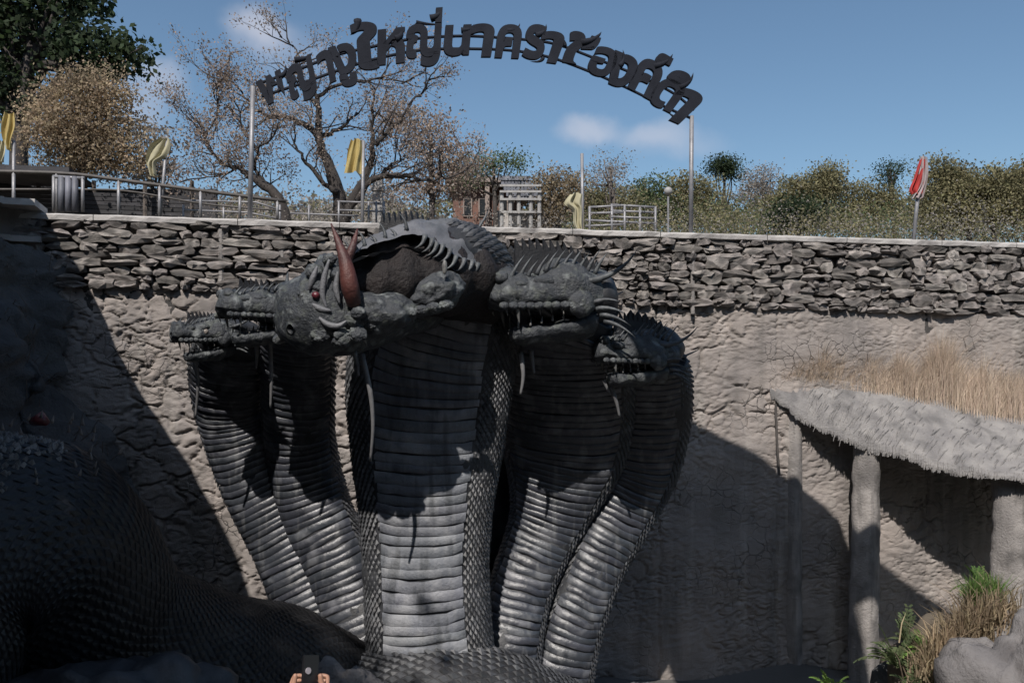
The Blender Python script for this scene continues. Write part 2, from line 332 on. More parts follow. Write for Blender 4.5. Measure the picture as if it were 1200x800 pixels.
# rubble stones
def stone_mesh(seed):
    r = random.Random(seed); bm = bmesh.new()
    nx_, nz_ = 3, 2
    e = r.uniform(.06, .20)
    def pt(i, j, f):
        x = i/nx_-.5; z = j/nz_-.5; edge = (i in (0, nx_)) + (j in (0, nz_))
        y = -.5 if not f else .5 - (0, .30, .55)[edge]*e*2 + r.uniform(-.2, .2)
        cx = 1-.09*edge*r.uniform(.2, 1.5) if edge == 2 else 1
        return bm.verts.new((x*cx+r.uniform(-.09, .09), -y, z*cx*(.98 if edge else 1)+r.uniform(-.12, .12)))
    F = [[pt(i, j, 1) for i in range(nx_+1)] for j in range(nz_+1)]
    Bk = [[None]*(nx_+1) for _ in range(nz_+1)]
    for j in range(nz_+1):
        for i in range(nx_+1):
            if i in (0, nx_) or j in (0, nz_):
                v = F[j][i].co; Bk[j][i] = bm.verts.new((v.x*.97, .5, v.z*.97))
    for j in range(nz_):
        for i in range(nx_):
            if r.random() < .5: bm.faces.new((F[j][i], F[j][i+1], F[j+1][i+1])); bm.faces.new((F[j][i], F[j+1][i+1], F[j+1][i]))
            else: bm.faces.new((F[j][i], F[j][i+1], F[j+1][i])); bm.faces.new((F[j][i+1], F[j+1][i+1], F[j+1][i]))
    ring = [(0, i) for i in range(nx_)]+[(j, nx_) for j in range(nz_)]+[(nz_, i) for i in range(nx_, 0, -1)]+[(j, 0) for j in range(nz_, 0, -1)]
    for a in range(len(ring)):
        j0, i0 = ring[a]; j1, i1 = ring[(a+1) % len(ring)]
        bm.faces.new((F[j0][i0], Bk[j0][i0], Bk[j1][i1], F[j1][i1]))
    bmesh.ops.recalc_face_normals(bm, faces=bm.faces)
    me = bpy.data.meshes.new('stone'); bm.to_mesh(me); bm.free(); me.materials.append(M['stone']); return me
stones = [stone_mesh(k) for k in range(26)]
wrot = math.atan2(SL, 1)
spec = []
random.seed(21)
def course(u0, u1):
    # irregular courses: heights wander along the wall, stones split or span two courses
    nrow = 9
    hs = [random.uniform(.8, 1.25) for _ in range(nrow)]; tot = sum(hs)
    z0 = 0.0
    for r_ in range(nrow):
        h = hs[r_]/tot; u = u0 + random.uniform(-.3, 0)
        while u < u1:
            big = random.random()
            L = random.choice((.2, .26, .32, .38, .46, .6))*random.uniform(.8, 1.2)
            uc = u+L/2; H = ZT-.065-zband(uc)
            zc = zband(uc) + (z0+h/2)*H + nz3((uc, r_*3.1, 0), .9)*.05
            hh = h*H*random.uniform(.86, 1.06)
            if big < .13 and L < .4:      # two small ones above each other
                for s_ in (-1, 1): spec.append((uc, zc+s_*hh*.25, L*random.uniform(.75, .98), hh*.47))
            elif big > .90 and r_ < nrow-1: spec.append((uc, zc+hh*.3, L*.95, hh*1.55))
            else: spec.append((uc, zc, L*.96, hh))
            u += L
        z0 += h
course(UL+.25, UR)
vis = []
for s_ in spec:
    p = WL(s_[0], 0, s_[1]); px = 600+1000*p.x/p.y
    area = s_[2]*s_[3]/(p.y**2); vis.append((area if -10 < px < 1210 else 0, s_))
vis.sort(key=lambda q: -q[0])
rest = MB()
for n_, (ar, s_) in enumerate(vis):
    uc, zc, L, H = s_
    dep = random.uniform(.16, .25)
    v = random.uniform(-.02, .035)
    rot = Matrix.Rotation(wrot, 4, 'Z') @ Matrix.Rotation(random.uniform(-.12, .12), 4, 'Y') @ Matrix.Rotation(random.uniform(-.12, .12), 4, 'X') @ Matrix.Rotation(random.uniform(-.1, .1), 4, 'Z')
    mat = Matrix.Translation(WL(uc, v-.03, zc)) @ rot @ Matrix.Diagonal((L*random.choice((-1, 1)), dep, H*random.choice((-1, 1)), 1))
    me = random.choice(stones)
    if n_ < 300:
        o = bpy.data.objects.new('stone', me); COL.objects.link(o); o.parent = wall
        o.matrix_parent_inverse = Matrix.Translation(-Vector(wall.location)); o.matrix_basis = mat
    else:
        rest.add([mat @ v_.co for v_ in me.vertices], [tuple(p_.vertices) for p_ in me.polygons])
st = rest.build('rubble_stones', M['stone'], wall); st['kind'] = 'stuff'
# wall posts cast against the stones
for px, y0, y1, wd, o_ in ((811, 288, 368, .08, .03), (259, 268, 345, .1, .01), (330, 290, 350, .13, .0)):
    mb = MB(); a = Wp(px, y0, .1); b = Wp(px, y1, .1)
    mb.tube([Wp(px, y1+(y0-y1)*t, o_)+Vector((nz3((t*4, px, 0), 1)*.02, 0, 0)) for t in (0, .25, .5, .75, 1)], wd*.5, 7)
    mb.build('wall_post', M['concrete'], wall)

# side wall and rendered band on the left, and the dark bank under it
C0 = WL(-7.72, .05, 0)          # the corner
side = empty('side_wall', (C0.x-1, C0.y-1, -5.7), 'grey rendered side wall with pale edges running off at the left', 'wall')
path = [(C0.x, C0.y), (-8.6, 13.35), (-8.9, 12.6), (-8.7, 11.4), (-8.3, 10.0), (-7.8, 5.0)]
def sidef(i, j):
    q = spline(path, 60)[int(round(i*59))]; z = -5.7+(ZT+.08+5.7)*j
    return (q[0]+nz3((q[1], z, 1), .8)*.06*(1 if i > .15 else .1), q[1], z)
grid_mesh('wall_face', sidef, 60, 40, M['concrete'], side)
def sideback(i, j):
    q = spline(path, 60)[int(round(i*59))]; z = -5.7+(ZT+.08+5.7)*j
    return (q[0]-.9, q[1]+.3, z)
grid_mesh('wall_back', sideback, 60, 3, M['rock_dark'], side)
qs = spline(path, 14)
for k in range(2):
    mb = MB(); hz = (ZT+.10, ZT-.42)[k]
    pts = [Vector((q[0]+.03, q[1]-.05, hz+.03*math.sin(i))) for i, q in enumerate(qs)]
    for a in range(len(pts)-1):
        d = pts[a+1]-pts[a]; rt = Matrix.Rotation(math.atan2(d.y, d.x), 3, 'Z')
        mb.box((pts[a]+pts[a+1])/2+Vector((0, 0, .0015*a)), (d.length, (.9, .10)[k], (.10, .09)[k]), rt)
    mb.build(('coping', 'ledge')[k], M['coping'], side)

def bank(i, j):
    # i along the bank from the corner towards the viewer, j from top to bottom
    q = spline([(-7.7, 14.1, 1.75), (-8.2, 13.2, 1.95), (-8.4, 11.8, 1.8), (-8.2, 10.0, 1.2), (-7.8, 8, .8)], 50)[int(round(i*49))]
    out_ = .35 + j**1.25*3.1*(1-.25*i)
    x = q[0]+out_*(.86); y = q[1]-out_*.12*(1 if i < .3 else 0); z = q[2] - j*(q[2]+5.7)
    n = nz3((x, y, z), .8, 4, 2)
    d = n*.42 + abs(nz3((x*.7, y*2, z*2.5), 1.1, 4))*.25
    return (x+d, y-.1+n*.25, z+.1*nz3((x, y, z), 3))
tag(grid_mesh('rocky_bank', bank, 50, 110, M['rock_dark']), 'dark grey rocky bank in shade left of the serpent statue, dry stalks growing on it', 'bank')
# unseen outcrop, added and shaped to shade wall, bank and lower left serpent
def outc(i, j):
    q = spline([(-7.75, 12.15), (-7.6, 12.0), (-7.35, 11.75), (-6.85, 10.55), (-6.5, 9.7), (-6.15, 8.7), (-5.7, 7.2), (-5.3, 5.0), (-5.3, 2.5), (-5.6, 0)], 50)[int(round(i*49))]
    zt = 3.9 + .15*math.sin(i*14)
    z = -5.7+(zt+5.7)*j; n = nz3((q[0], q[1], z), .7, 4, 5)
    return (q[0]-.12-.7*(1-j)+n*.1, q[1]+n*.1, z)
oc = empty('added_shade_rock', (-8, 9, -5.7), 'tall dark rock outcrop added unseen at the left to cast shade', 'rock')
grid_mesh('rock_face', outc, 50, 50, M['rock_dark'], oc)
grid_mesh('rock_back', lambda i, j: tuple(Vector(outc(i, 1))+Vector((-(.2+3*i)*j, .3*j, -.5*j))), 50, 8, M['rock_dark'], oc)
# dry stalks on the bank
mb = MB(); random.seed(4)
for k in range(120):
    i = random.random()*.6; j = random.random()*.45
    p = Vector(bank(i, j)); d = Vector((random.uniform(-.2, .9), random.uniform(-.7, .1), random.uniform(-.2, .6))).normalized(); L = random.uniform(.15, .55)
    mb.tube([p, p+d*L*.5+Vector((0, 0, .05)), p+d*L-Vector((0, 0, .06))], [.007, .006, .002], 3)
tag(mb.build('dry_stalks', M['bark_pale']), 'scattered dry stalks on the dark bank at left', 'dry stalks', kind='stuff')

# ------------------------------------------------------------ cement awning with columns (right)
aw = empty('cement_awning', Wp(1060, 560, 1), 'sloping grey cement awning with ragged fringe jutting from the wall at right, on columns', 'awning')
front = [(a_, b_, WY(a_)-o_) for a_, b_, o_ in [(903, 462, 0), (940, 487, .25), (975, 503, .45), (1010, 517, .65), (1060, 533, 1.05), (1110, 545, 1.45), (1160, 556, 1.85), (1210, 560, 2.25), (1290, 574, 2.8), (1400, 590, 3.2)]]
back = [(903, 460), (935, 452), (965, 448), (1010, 448), (1060, 452), (1110, 458), (1170, 470), (1230, 470), (1320, 470), (1440, 470)]
fr = [P(*f) for f in front]; bk = [Wp(b[0], b[1], -.08) for b in back]
fr_s = spline([tuple(p) for p in fr], 160); bk_s = spline([tuple(p) for p in bk], 160)
def awt(i, j, dz=0):
    k = int(round(i*159)); a = Vector(bk_s[k]); b = Vector(fr_s[k])
    p = a.lerp(b, j); p.z += .10*math.sin(math.pi*j)
    p.z += nz3(p, 1.5, 3)*.06+nz3((p.x*2, p.y*7, p.z), 1.3, 3)*.035 + nz3(p, 8, 2)*.012
    return p + Vector((0, 0, dz))
grid_mesh('slab_top', lambda i, j: awt(i, j), 160, 46, M['thatch'], aw)
def awu(i, j):
    p = awt(i, 1) if False else awt(i, j*.985); return p+Vector((0, 0, -.10-.03*nz3(p, 2)))
grid_mesh('slab_underside', awu, 160, 12, M['concrete'], aw)
# hanging fringe and straw-like ridges pressed into the cement
mb = MB(); random.seed(9)
for k in range(1500):
    i = random.random()*159; a = int(i); p = awt(a/159, 1.0); q = awt(min(a+1, 159)/159, 1.0); p = p.lerp(q, i-a)
    L = random.uniform(.02, .10)*(1+.7*nz3(p, 4)); wd = random.uniform(.012, .035)
    o = (awt(a/159, 1.0)-awt(a/159, .9)).normalized()
    t = p - o*.05 + Vector((0, 0, .02)); e = p + o*random.uniform(.01, .07)+Vector((0, 0, -L))
    mb.tube([t, (t+e)/2+o*.03, e], [wd, wd*.9, wd*.35], 4)
fo = mb.build('fringe', M['thatch'], aw); fo['kind'] = 'stuff'
mb = MB()
for k in range(520):
    i = random.uniform(.12, 1); j = random.betavariate(2.2, 1.3)
    if j > .97: continue
    p = awt(i, j); d = (awt(i, min(j+.05, 1))-awt(i, j)).normalized()
    d = (d + Vector((-.9, 0, 0))*random.uniform(.2, .9)).normalized(); L = random.uniform(.15, .5)
    r_ = random.uniform(.008, .022)
    pts = [p-d*L/2+Vector((0, 0, -.02)), p+Vector((0, 0, .012)), p+d*L/2+Vector((0, 0, -.03))]
    mb.tube(pts, [.004, r_, .004], 4)
fo = mb.build('pressed_straw', M['thatch'], aw); fo['kind'] = 'stuff'
def column(top, bot, r, seed, name='column'):
    def cf(i, j):
        p = Vector(bot).lerp(Vector(top), j); a = i*2*math.pi
        d = Vector((math.cos(a), math.sin(a), 0)); rr = r*(1+.10*nz3((d.x+seed, d.y, p.z*1.5), 1.2, 4)+.06*nz3((d.x*3+seed, d.y*3, p.z*5), 1, 3)+.05*math.sin(p.z*1.1+seed))
        # slightly squared
        rr *= 1+.06*math.cos(4*a)
        return p + d*rr
    return grid_mesh(name, cf, 26, 90, M['concrete'], aw)
column(P(1016, 521, 16.02), P(1011, 815, 15.9), .25, 1)
column(P(1186, 552, 15.45), P(1182, 830, 15.2), .31, 5)
column(Wp(931, 478, -.03), Wp(931, 820, -.03), .15, 9)
pipe = MB(); pipe.tube([Wp(906, 473, .1), Wp(908, 520, .09), Wp(911, 556, .08)], .022, 7); tag(pipe.build('drain_pipe', M['darkrail']), 'thin dark vertical pipe on the wall below the awning tip', 'pipe')
# dry grass on the awning
def blades(name, mat, fpos, n, hrange, width, label, cat, lean=.5, seed=1, parent=None):
    rr = np.random.default_rng(seed); V = []; F = []
    for k in range(n):
        p, hmul = fpos(rr); h = rr.uniform(*hrange)*hmul; a = rr.uniform(0, 6.28); l = rr.normal(0, lean)*h
        wx, wy = math.cos(a)*width/2, math.sin(a)*width/2; b = rr.uniform(0, 6.28); lx, ly = math.cos(b)*l, math.sin(b)*l
        m_ = (p[0]+lx*.35, p[1]+ly*.35, p[2]+h*.6); t_ = (p[0]+lx, p[1]+ly, p[2]+h*.97)
        s = len(V); V += [(p[0]-wx, p[1]-wy, p[2]-.03), (p[0]+wx, p[1]+wy, p[2]-.03), (m_[0]+wx*.8, m_[1]+wy*.8, m_[2]), (m_[0]-wx*.8, m_[1]-wy*.8, m_[2]), t_]
        F += [(s, s+1, s+2, s+3), (s+3, s+2, s+4)]
    me = bpy.data.meshes.new(name); me.from_pydata(V, [], F); me.update()
    return tag(link(name, me, mat, parent), label, cat, kind='stuff')
def gpos(rr):
    i = rr.uniform(.05, 1); j = rr.beta(1.1, 2.2)*min(.42, .06+.5*i); p = awt(i, j)
    hm = (.4+.65*min(1, i*2.0))*(1-j*.3)*max(.5, .8+.9*noise.noise(Vector((p.x*1.6, 0, 5)))+.6*noise.noise(Vector((p.x*5, 3, 5))))
    return p, max(hm, .12)
blades('dry_grass', M['dry'], gpos, 42000, (.10, 1.15), .005, 'tall dry straw coloured grass growing on the cement awning against the wall', 'dry grass', .42, 3)

# boulder, cliff foot and plants bottom right
def boulder(name, c, rad, seed, mat, label, cat='boulder', parent=None, n=70, amp=.28):
    bm = bmesh.new(); bmesh.ops.create_icosphere(bm, subdivisions=5, radius=1)
    for v in bm.verts:
        p = v.co.copy(); d = 1+amp*noise.fractal(p*1.1+Vector((seed, 0, 0)), 1, 2, 4)*1.4 - amp*.35*max(0, 1-vor(p+Vector((seed, 2, 1)), 1.8)/.12) + .04*nz3(p, 6)
        v.co = Vector((p.x*rad[0], p.y*rad[1], p.z*rad[2]))*d + Vector(c)
    me = bpy.data.meshes.new(name); bm.to_mesh(me); bm.free()
    o = link(name, me, mat, parent, True)
    if parent is None: tag(o, label, cat)
    return o
boulder('boulder', P(1225, 905, 11.6), (1.25, 1.1, 2.15), 3, M['rock_pale'], 'pale grey cracked boulder in the bottom right corner')
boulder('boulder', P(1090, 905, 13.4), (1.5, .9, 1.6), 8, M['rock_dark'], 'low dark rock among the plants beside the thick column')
boulder('earth_mound', P(1120, 845, 13.1), (.95, .8, 1.45), 21, M['ground'], 'brown earth mound with grass under the awning at the right', 'mound')
boulder('boulder', P(402, 838, 9.0), (.40, .4, .52), 12, M['rock_pale'], 'small pale grey rock at the bottom edge left of the necks')
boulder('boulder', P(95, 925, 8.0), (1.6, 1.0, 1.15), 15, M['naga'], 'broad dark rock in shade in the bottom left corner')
def gp2(rr):
    x = rr.uniform(1135, 1172); y = rr.uniform(700, 722); return P(x, y+8, rr.uniform(12.3, 12.8)), 1
blades('green_grass', M['fern'], gp2, 1400, (.2, .55), .02, 'bright green grass tuft between the columns under the awning', 'grass', .35, 5)
def gp3(rr):
    t = rr.uniform(0, 1); x = 1165-75*t+rr.normal(0, 14); y = 715+85*t+rr.normal(0, 8); return P(x, y, rr.uniform(12.1, 12.6)), 1
blades('straw_grass', M['leaf_tan'], gp3, 2600, (.15, .5), .02, 'tan dry grass running down beside the pale boulder', 'dry grass', .7, 6)
def fern_plant(px, py, Y, s, mat, label, seed, nfr=16):
    r = random.Random(seed); base = P(px, py, Y); root = empty('leafy_plant', base, label, 'plant')
    stem = MB(); lf = MB()
    for k in range(nfr):
        a = r.uniform(0, 6.28); el = r.uniform(.5, 1.35); L = s*r.uniform(.6, 1.15); d = Vector((math.cos(a)*math.cos(el), math.sin(a)*math.cos(el), math.sin(el)))
        pts = [base + d*L*t + Vector((0, 0, -L*.55*t*t*math.cos(el)*1.4)) for t in [q/7 for q in range(8)]]
        stem.tube(pts, [.008]*7+[.003], 3)
        for i in range(1, 8):
            T = (pts[i]-pts[i-1]).normalized(); S = T.cross(Vector((0, 0, 1))).normalized()
            for sg in (-1, 1):
                l = .24*s*(1-.5*i/8)*r.uniform(.7, 1.2); q = pts[i]; e = q+(S*sg+T*.8).normalized()*l+Vector((0, 0, -.2*l)); m1 = (q+e)/2; wv = T*.045*s
                lf.add([q, m1+wv, e, m1-wv], [(0, 1, 2, 3)])
    stem.build('stems', mat, root); lf.build('leaves', mat, root)
for k, a in enumerate([(1052, 782, 12.9, .75, 'leaf_green', 'dark green fern like plant right of the thick column'), (1095, 800, 12.5, .7, 'fern', 'light green arching plant low beside the boulder'),
    (1075, 815, 12.2, .55, 'leaf_green', 'small dark plant at the bottom edge right of the column'), (1120, 775, 12.5, .45, 'fern', 'yellowish green plant leaning on the tan grass'),
    (975, 812, 13.4, .5, 'fern', 'small pale leafed plant left of the thick column base'), (1135, 745, 12.9, .45, 'leaf_green', 'small green plant just below the bright grass tuft'), (1062, 752, 13.3, .6, 'leaf_green', 'dark leafy plant in shade highest beside the thick column'), (1085, 768, 12.8, .55, 'fern', 'light green plant between the dark plants right of the column'), (1150, 690, 13.2, .5, 'fern', 'upright bright green plant growing in the grass tuft')]):
    fern_plant(a[0], a[1], a[2], a[3], M[a[4]], a[5], 40+k, 20)

# ------------------------------------------------------------ the many-headed serpent
naga = empty('naga_statue', P(520, 870, 12.8), 'giant black five headed serpent statue with grey ribbed bellies rearing before the stone wall', 'statue')
def neck(name, ctrl, dr, bw, belly, plate=.155, scale_mat='scale', seed=0, plates_to=.9, side_h=.022, head_dir=None):
    """ctrl: (px, py, Y, half width px). dr: depth/width. bw: belly half angle."""
    N = 110
    pts = [(*P(a, b, c), hw/1000*c, d_) for (a, b, c, hw, d_) in ctrl]
    sp = spline(pts, N); C_ = [Vector(q[:3]) for q in sp]; Wd = [q[3] for q in sp]; Dp = [q[3]*q[4] for q in sp]
    Fv = []; T0 = None; F = Vector((0, -1, 0))
    Ts = []
    for i in range(N):
        T = (C_[min(i+1, N-1)]-C_[max(i-1, 0)]).normalized()
        if T0 is not None: F = T0.rotation_difference(T) @ F
        F = (F-T*F.dot(T)).normalized(); T0 = T; Fv.append(F.copy()); Ts.append(T)
    arc = [0]
    for i in range(1, N): arc.append(arc[-1]+(C_[i]-C_[i-1]).length)
    def S(t, a, off=0):
        """t 0..N-1, a angle from belly centre"""
        t = max(0, min(N-1.001, t)); k = int(t); u = t-k
        c = C_[k].lerp(C_[k+1], u); T = Ts[k].lerp(Ts[k+1], u).normalized(); F = Fv[k].lerp(Fv[k+1], u); F = (F-T*F.dot(T)).normalized()
        Lt = T.cross(F)
        wd = Wd[k]*(1-u)+Wd[k+1]*u; dp = Dp[k]*(1-u)+Dp[k+1]*u
        s, c_ = math.sin(a), math.cos(a)
        ex = abs(s)**.85*(1 if s > 0 else -1); ez = abs(c_)**.9*(1 if c_ > 0 else -1)
        n = (Lt*s/wd+F*c_/dp).normalized()
        return c + Lt*ex*wd + F*ez*dp + n*off, n
    def nf(i, j):
        p, n = S(j*(N-1), i*2*math.pi+math.pi); return p+n*(nz3(p, 2.2, 3, seed)*.035)
    ob = grid_mesh(name, nf, 49, N, M['naga'], naga)
    # belly plates, each its own curved shell lapping over the next
    s = 0.06; tot = arc[-1]
    def t_of(s):
        import bisect
        k = min(max(bisect.bisect(arc, s)-1, 0), N-2); return k+(s-arc[k])/(arc[k+1]-arc[k])
    ii = 0
    while s < tot*plates_to:
        jl = random.uniform(.82, 1.2)*plate; vs = []; fs = []; na = 9
        tl, th = t_of(s), t_of(min(s+jl*1.06, tot))
        bwk = bw*random.uniform(.96, 1.03)
        jz = random.uniform(-.006, .007); dd_ = th-tl; rows = [(tl+dd_*.02, -.01), (tl+dd_*.04, .022+jz), (tl+dd_*.09, .029+jz), (tl+dd_*.5, .029+jz), (tl+dd_*.86, .027+jz), (tl+dd_*.91, .020+jz), (tl+dd_*.93, -.01)]
        for (t, of) in rows:
            for k in range(na):
                x = (k/(na-1)-.5)*2; a = x*bwk
                dt = (-(1-x*x)*.32+.22*nz3((x*1.5, ii*.7, seed), 1, 2))*(th-tl)      # scute edge sags in the middle
                p, n = S(t+dt, a, of*(1-.35*x**4)); p = p+n*nz3(p, 4, 2, ii)*.008; vs.append(p)
        for r_ in range(len(rows)-1):
            for k in range(na-1): b = r_*na+k; fs.append((b, b+1, b+na+1, b+na))
        me = bpy.data.meshes.new('belly_plate'); me.from_pydata([tuple(v) for v in vs], [], fs); me.update()
        link('belly_plate', me, M[belly], ob, True)
        s += jl; ii += 1
    # raised scales down the flanks and back
    mb = MB(); r = random.Random(seed); ds = .085; s = .03; row = 0
    while s < tot*.93:
        t = t_of(s); k = int(t); wd, dp = Wd[k], Dp[k]
        a = bw+.06
        while a < 2*math.pi-bw-.06:
            spd = math.hypot(math.cos(a)*wd, math.sin(a)*dp); da = ds/max(spd, .12)
            aa = a+(da/2 if row % 2 else 0)
            if aa < 2*math.pi-bw:
                h = side_h*r.uniform(.7, 1.5); q = .5*da*.92; tt = t_of(min(s+ds*.62, tot)); tb = t_of(max(s-ds*.62, 0))
                p0, _ = S(t, aa-q, .004); p1, _ = S(tb, aa, .010+h*.7); p2, _ = S(t, aa+q, .004); p3, _ = S(tt, aa, .0); pc, _ = S(t*.6+tb*.4, aa, .006+h)
                mb.add([p0, p1, p2, p3, pc], [(0, 1, 4), (1, 2, 4), (2, 3, 4), (3, 0, 4)])
            a += da
        s += ds*.72; row += 1
    so = mb.build('flank_scales', M[scale_mat], ob, False); so['kind'] = 'stuff'
    return ob, S, t_of, tot
# ctrl tuples: px, py, depth, half width px, depth ratio
n1 = neck('neck', [(415, 860, 12.6, 52, .8), (376, 740, 12.9, 44, .8), (341, 650, 13.2, 39, .8), (302, 570, 13.3, 39, .8), (274, 490, 13.15, 40, .7), (268, 435, 12.6, 44, .5), (274, 400, 12.0, 40, .5), (262, 387, 11.6, 26, .7), (248, 393, 11.5, 17, .9)], .8, 1.15, 'belly', .105, seed=1)
n2 = neck('neck', [(470, 870, 12.3, 48, .8), (430, 760, 12.6, 40, .85), (400, 670, 12.9, 38, .85), (368, 590, 13.1, 40, .85), (352, 520, 13.0, 40, .75), (349, 455, 12.5, 42, .5), (348, 395, 11.8, 43, .5), (342, 358, 11.3, 36, .6), (318, 360, 11.1, 24, .9)], .8, 1.1, 'belly', .115, seed=2)
n3 = neck('neck', [(520, 890, 11.4, 80, .75), (506, 780, 11.6, 74, .72), (500, 680, 11.75, 72, .66), (499, 600, 11.85, 77, .58), (500, 520, 11.85, 89, .42), (504, 440, 11.75, 97, .34), (520, 370, 11.6, 92, .34), (540, 318, 11.5, 66, .5), (525, 300, 11.0, 50, .8), (490, 325, 10.6, 46, .9)], .7, .62, 'belly_grey', .14, seed=3)
n4 = neck('neck', [(585, 880, 12.1, 48, .8), (592, 770, 12.4, 42, .85), (614, 680, 12.8, 37, .85), (643, 605, 13.1, 46, .7), (660, 530, 13.0, 72, .42), (662, 450, 12.4, 82, .34), (660, 385, 11.7, 80, .36), (690, 352, 11.4, 42, .6), (702, 352, 11.3, 27, .85), (680, 358, 11.3, 24, .9)], .8, .9, 'belly', .12, seed=4)
n5 = neck('neck', [(640, 890, 12.4, 46, .8), (660, 770, 12.7, 38, .85), (690, 680, 13.0, 34, .85), (722, 610, 13.3, 38, .8), (748, 550, 13.3, 45, .65), (756, 490, 12.9, 52, .45), (756, 440, 12.4, 54, .4), (765, 410, 12.0, 42, .5), (780, 405, 11.8, 24, .8), (765, 412, 11.7, 18, .9)], .8, .8, 'belly', .115, seed=5)
def gap_sheet(i, j, e=0):  # dark sheet added between necks to stand in for shadow on the wall
    x = 578+i*70; y = 350+j*390; p = P(x-j*14, y, 13.25+.25*math.sin(i*math.pi)); return p+Vector((0, nz3(p, 1.5, 3)*.08+e, 0))
def gap_sheet_closed(i, j):
    q = j*2; return gap_sheet(i, q, 0) if q <= 1 else gap_sheet(i, 2-q, .22)
wb = grid_mesh('gap_shade_sheet', gap_sheet_closed, 16, 81, M['naga'], naga)
for sd_, ob in enumerate((n1, n2, n3, n4, n5)): ob[0]['label'] = ('leftmost slender neck with ribbed belly', 'second neck with shiny ribbed belly', 'widest central neck with matt grey belly', 'fourth neck behind the gaping head', 'rightmost neck curving outwards')[sd_]
# lower coils where the necks join
def coil(name, ctrl, mat, parent, seed, ds=.14, sh=.04, smat='scale', noisea=.06, a0=0, a1=6.28):
    sp = spline([(*P(a, b, c), r) for a, b, c, r in ctrl], 90); pts = [Vector(q[:3]) for q in sp]; rd = [q[3] for q in sp]
    fr_ = []; T0 = None; Nn = None
    for i in range(90):
        T = (pts[min(i+1, 89)]-pts[max(i-1, 0)]).normalized()
        Nn = (Vector((0, 0, 1))-T*T.z).normalized(); fr_.append((T, Nn, T.cross(Nn)))
    def S(t, a, off=0):
        t = max(0, min(88.999, t)); k = int(t); u = t-k; p = pts[k].lerp(pts[k+1], u); Nn = fr_[k][1].lerp(fr_[k+1][1], u).normalized(); B = fr_[k][2].lerp(fr_[k+1][2], u).normalized()
        r = rd[k]*(1-u)+rd[k+1]*u; n = Nn*math.cos(a)+B*math.sin(a); return p+n*(r+off+nz3(p+n*r, 1.1, 3, seed)*noisea), n
    o = grid_mesh(name, lambda i, j: S(j*89, i*2*math.pi)[0], 41, 90, mat, parent)
    mb = MB(); r = random.Random(seed); arc = [0]
    for i in range(1, 90): arc.append(arc[-1]+(pts[i]-pts[i-1]).length)
    s = .1; row = 0
    while s < arc[-1]-.1:
        t = float(np.interp(s, arc, range(90))); ra = float(np.interp(t, range(90), rd)); na = max(8, int(2*math.pi*ra/ds))
        dtt = ds*.6/(arc[-1]/89)
        for k in range(na):
            a = (k+.5*(row % 2))*2*math.pi/na; q = math.pi/na*.95; h = sh*r.uniform(.6, 1.4)
            a = (a+math.pi) % (2*math.pi)-math.pi
            p0, _ = S(t, a-q, .004); p1, _ = S(t-dtt, a, .01+h*.6); p2, _ = S(t, a+q, .004); p3, _ = S(t+dtt, a, 0); pc, _ = S(t-.3*dtt, a, .008+h)
            mb.add([p0, p1, p2, p3, pc], [(0, 1, 4), (1, 2, 4), (2, 3, 4), (3, 0, 4)])
        s += ds*.75; row += 1
    so = mb.build('coil_scales', M[smat], o, False); so['kind'] = 'stuff'
    return o, S
coil('coil', [(300, 930, 11.9, .8), (420, 850, 11.4, .85), (540, 830, 11.2, .8), (650, 870, 11.6, .8), (740, 940, 12.4, .8)], M['fin'], naga, 31, ds=.10, sh=.03, smat='scale')
coil('coil', [(560, 980, 12.4, 1.0), (680, 905, 12.6, 1.0), (800, 880, 13.0, .9), (900, 920, 13.6, .8)], M['naga'], naga, 33)

# heads ------------------------------------------------------
def frame(pos, fwd, up=(0, 0, 1), s=1.0):
    f = Vector(fwd).normalized(); u = Vector(up); u = (u-f*u.dot(f)).normalized(); l = u.cross(f)
    return Matrix.Translation(pos) @ Matrix(((f.x, l.x, u.x, 0), (f.y, l.y, u.y, 0), (f.z, l.z, u.z, 0), (0, 0, 0, 1))) @ Matrix.Scale(s, 4)
def cone(mb, a, b, r, bend=Vector((0, 0, 0)), n=6, k=5):
    a = Vector(a); b = Vector(b); pts = []; rr = []
    for i in range(k+1):
        t = i/k; pts.append(a.lerp(b, t)+bend*(4*t*(1-t))); rr.append(r*(1-t)**.8+.0012)
    mb.tube(pts, rr, n)
SEC = [(-.78, .20, .20, .04), (-.6, .27, .25, .03), (-.4, .32, .29, .03), (-.2, .33, .30, .05), (0, .30, .275, .06), (.18, .265, .235, .05), (.36, .25, .21, .04), (.5, .25, .21, .04), (.60, .23, .20, .05), (.68, .17, .15, .05), (.73, .08, .07, .05), (.745, .02, .02, .05)]
JAW = [(-.55, .22, .15, -.04), (-.3, .26, .15, -.05), (0, .23, .13, -.05), (.2, .20, .12, -.03), (.36, .17, .11, -.01), (.45, .11, .08, .0), (.49, .02, .02, .01)]
def loft_head(sec, flat, amp, seed, bump=1.0):
    ns, na = 44, 40; sp = spline(sec, ns); V = []; F = []
    for i, (x, wd, h, zc) in enumerate(sp):
        for k in range(na):
            a = 2*math.pi*k/na; y = math.cos(a)*wd; z = math.sin(a)*h
            if z < 0: z *= flat[0]
            else: z *= flat[1]
            p = Vector((x, y, z+zc)); d = Vector((0, math.cos(a), math.sin(a)))
            lum = nz3(p, 3.2, 4, seed)*amp + max(0, .35-noise.voronoi(p*9+Vector((seed, 0, 0)))[0][0])*.10*bump
            V.append(p+d*lum)
    for i in range(ns-1):
        for k in range(na): F.append((i*na+k, i*na+(k+1) % na, (i+1)*na+(k+1) % na, (i+1)*na+k))
    F.append(tuple(range(na))); F.append(tuple((ns-1)*na+k for k in range(na))[::-1])
    return V, F
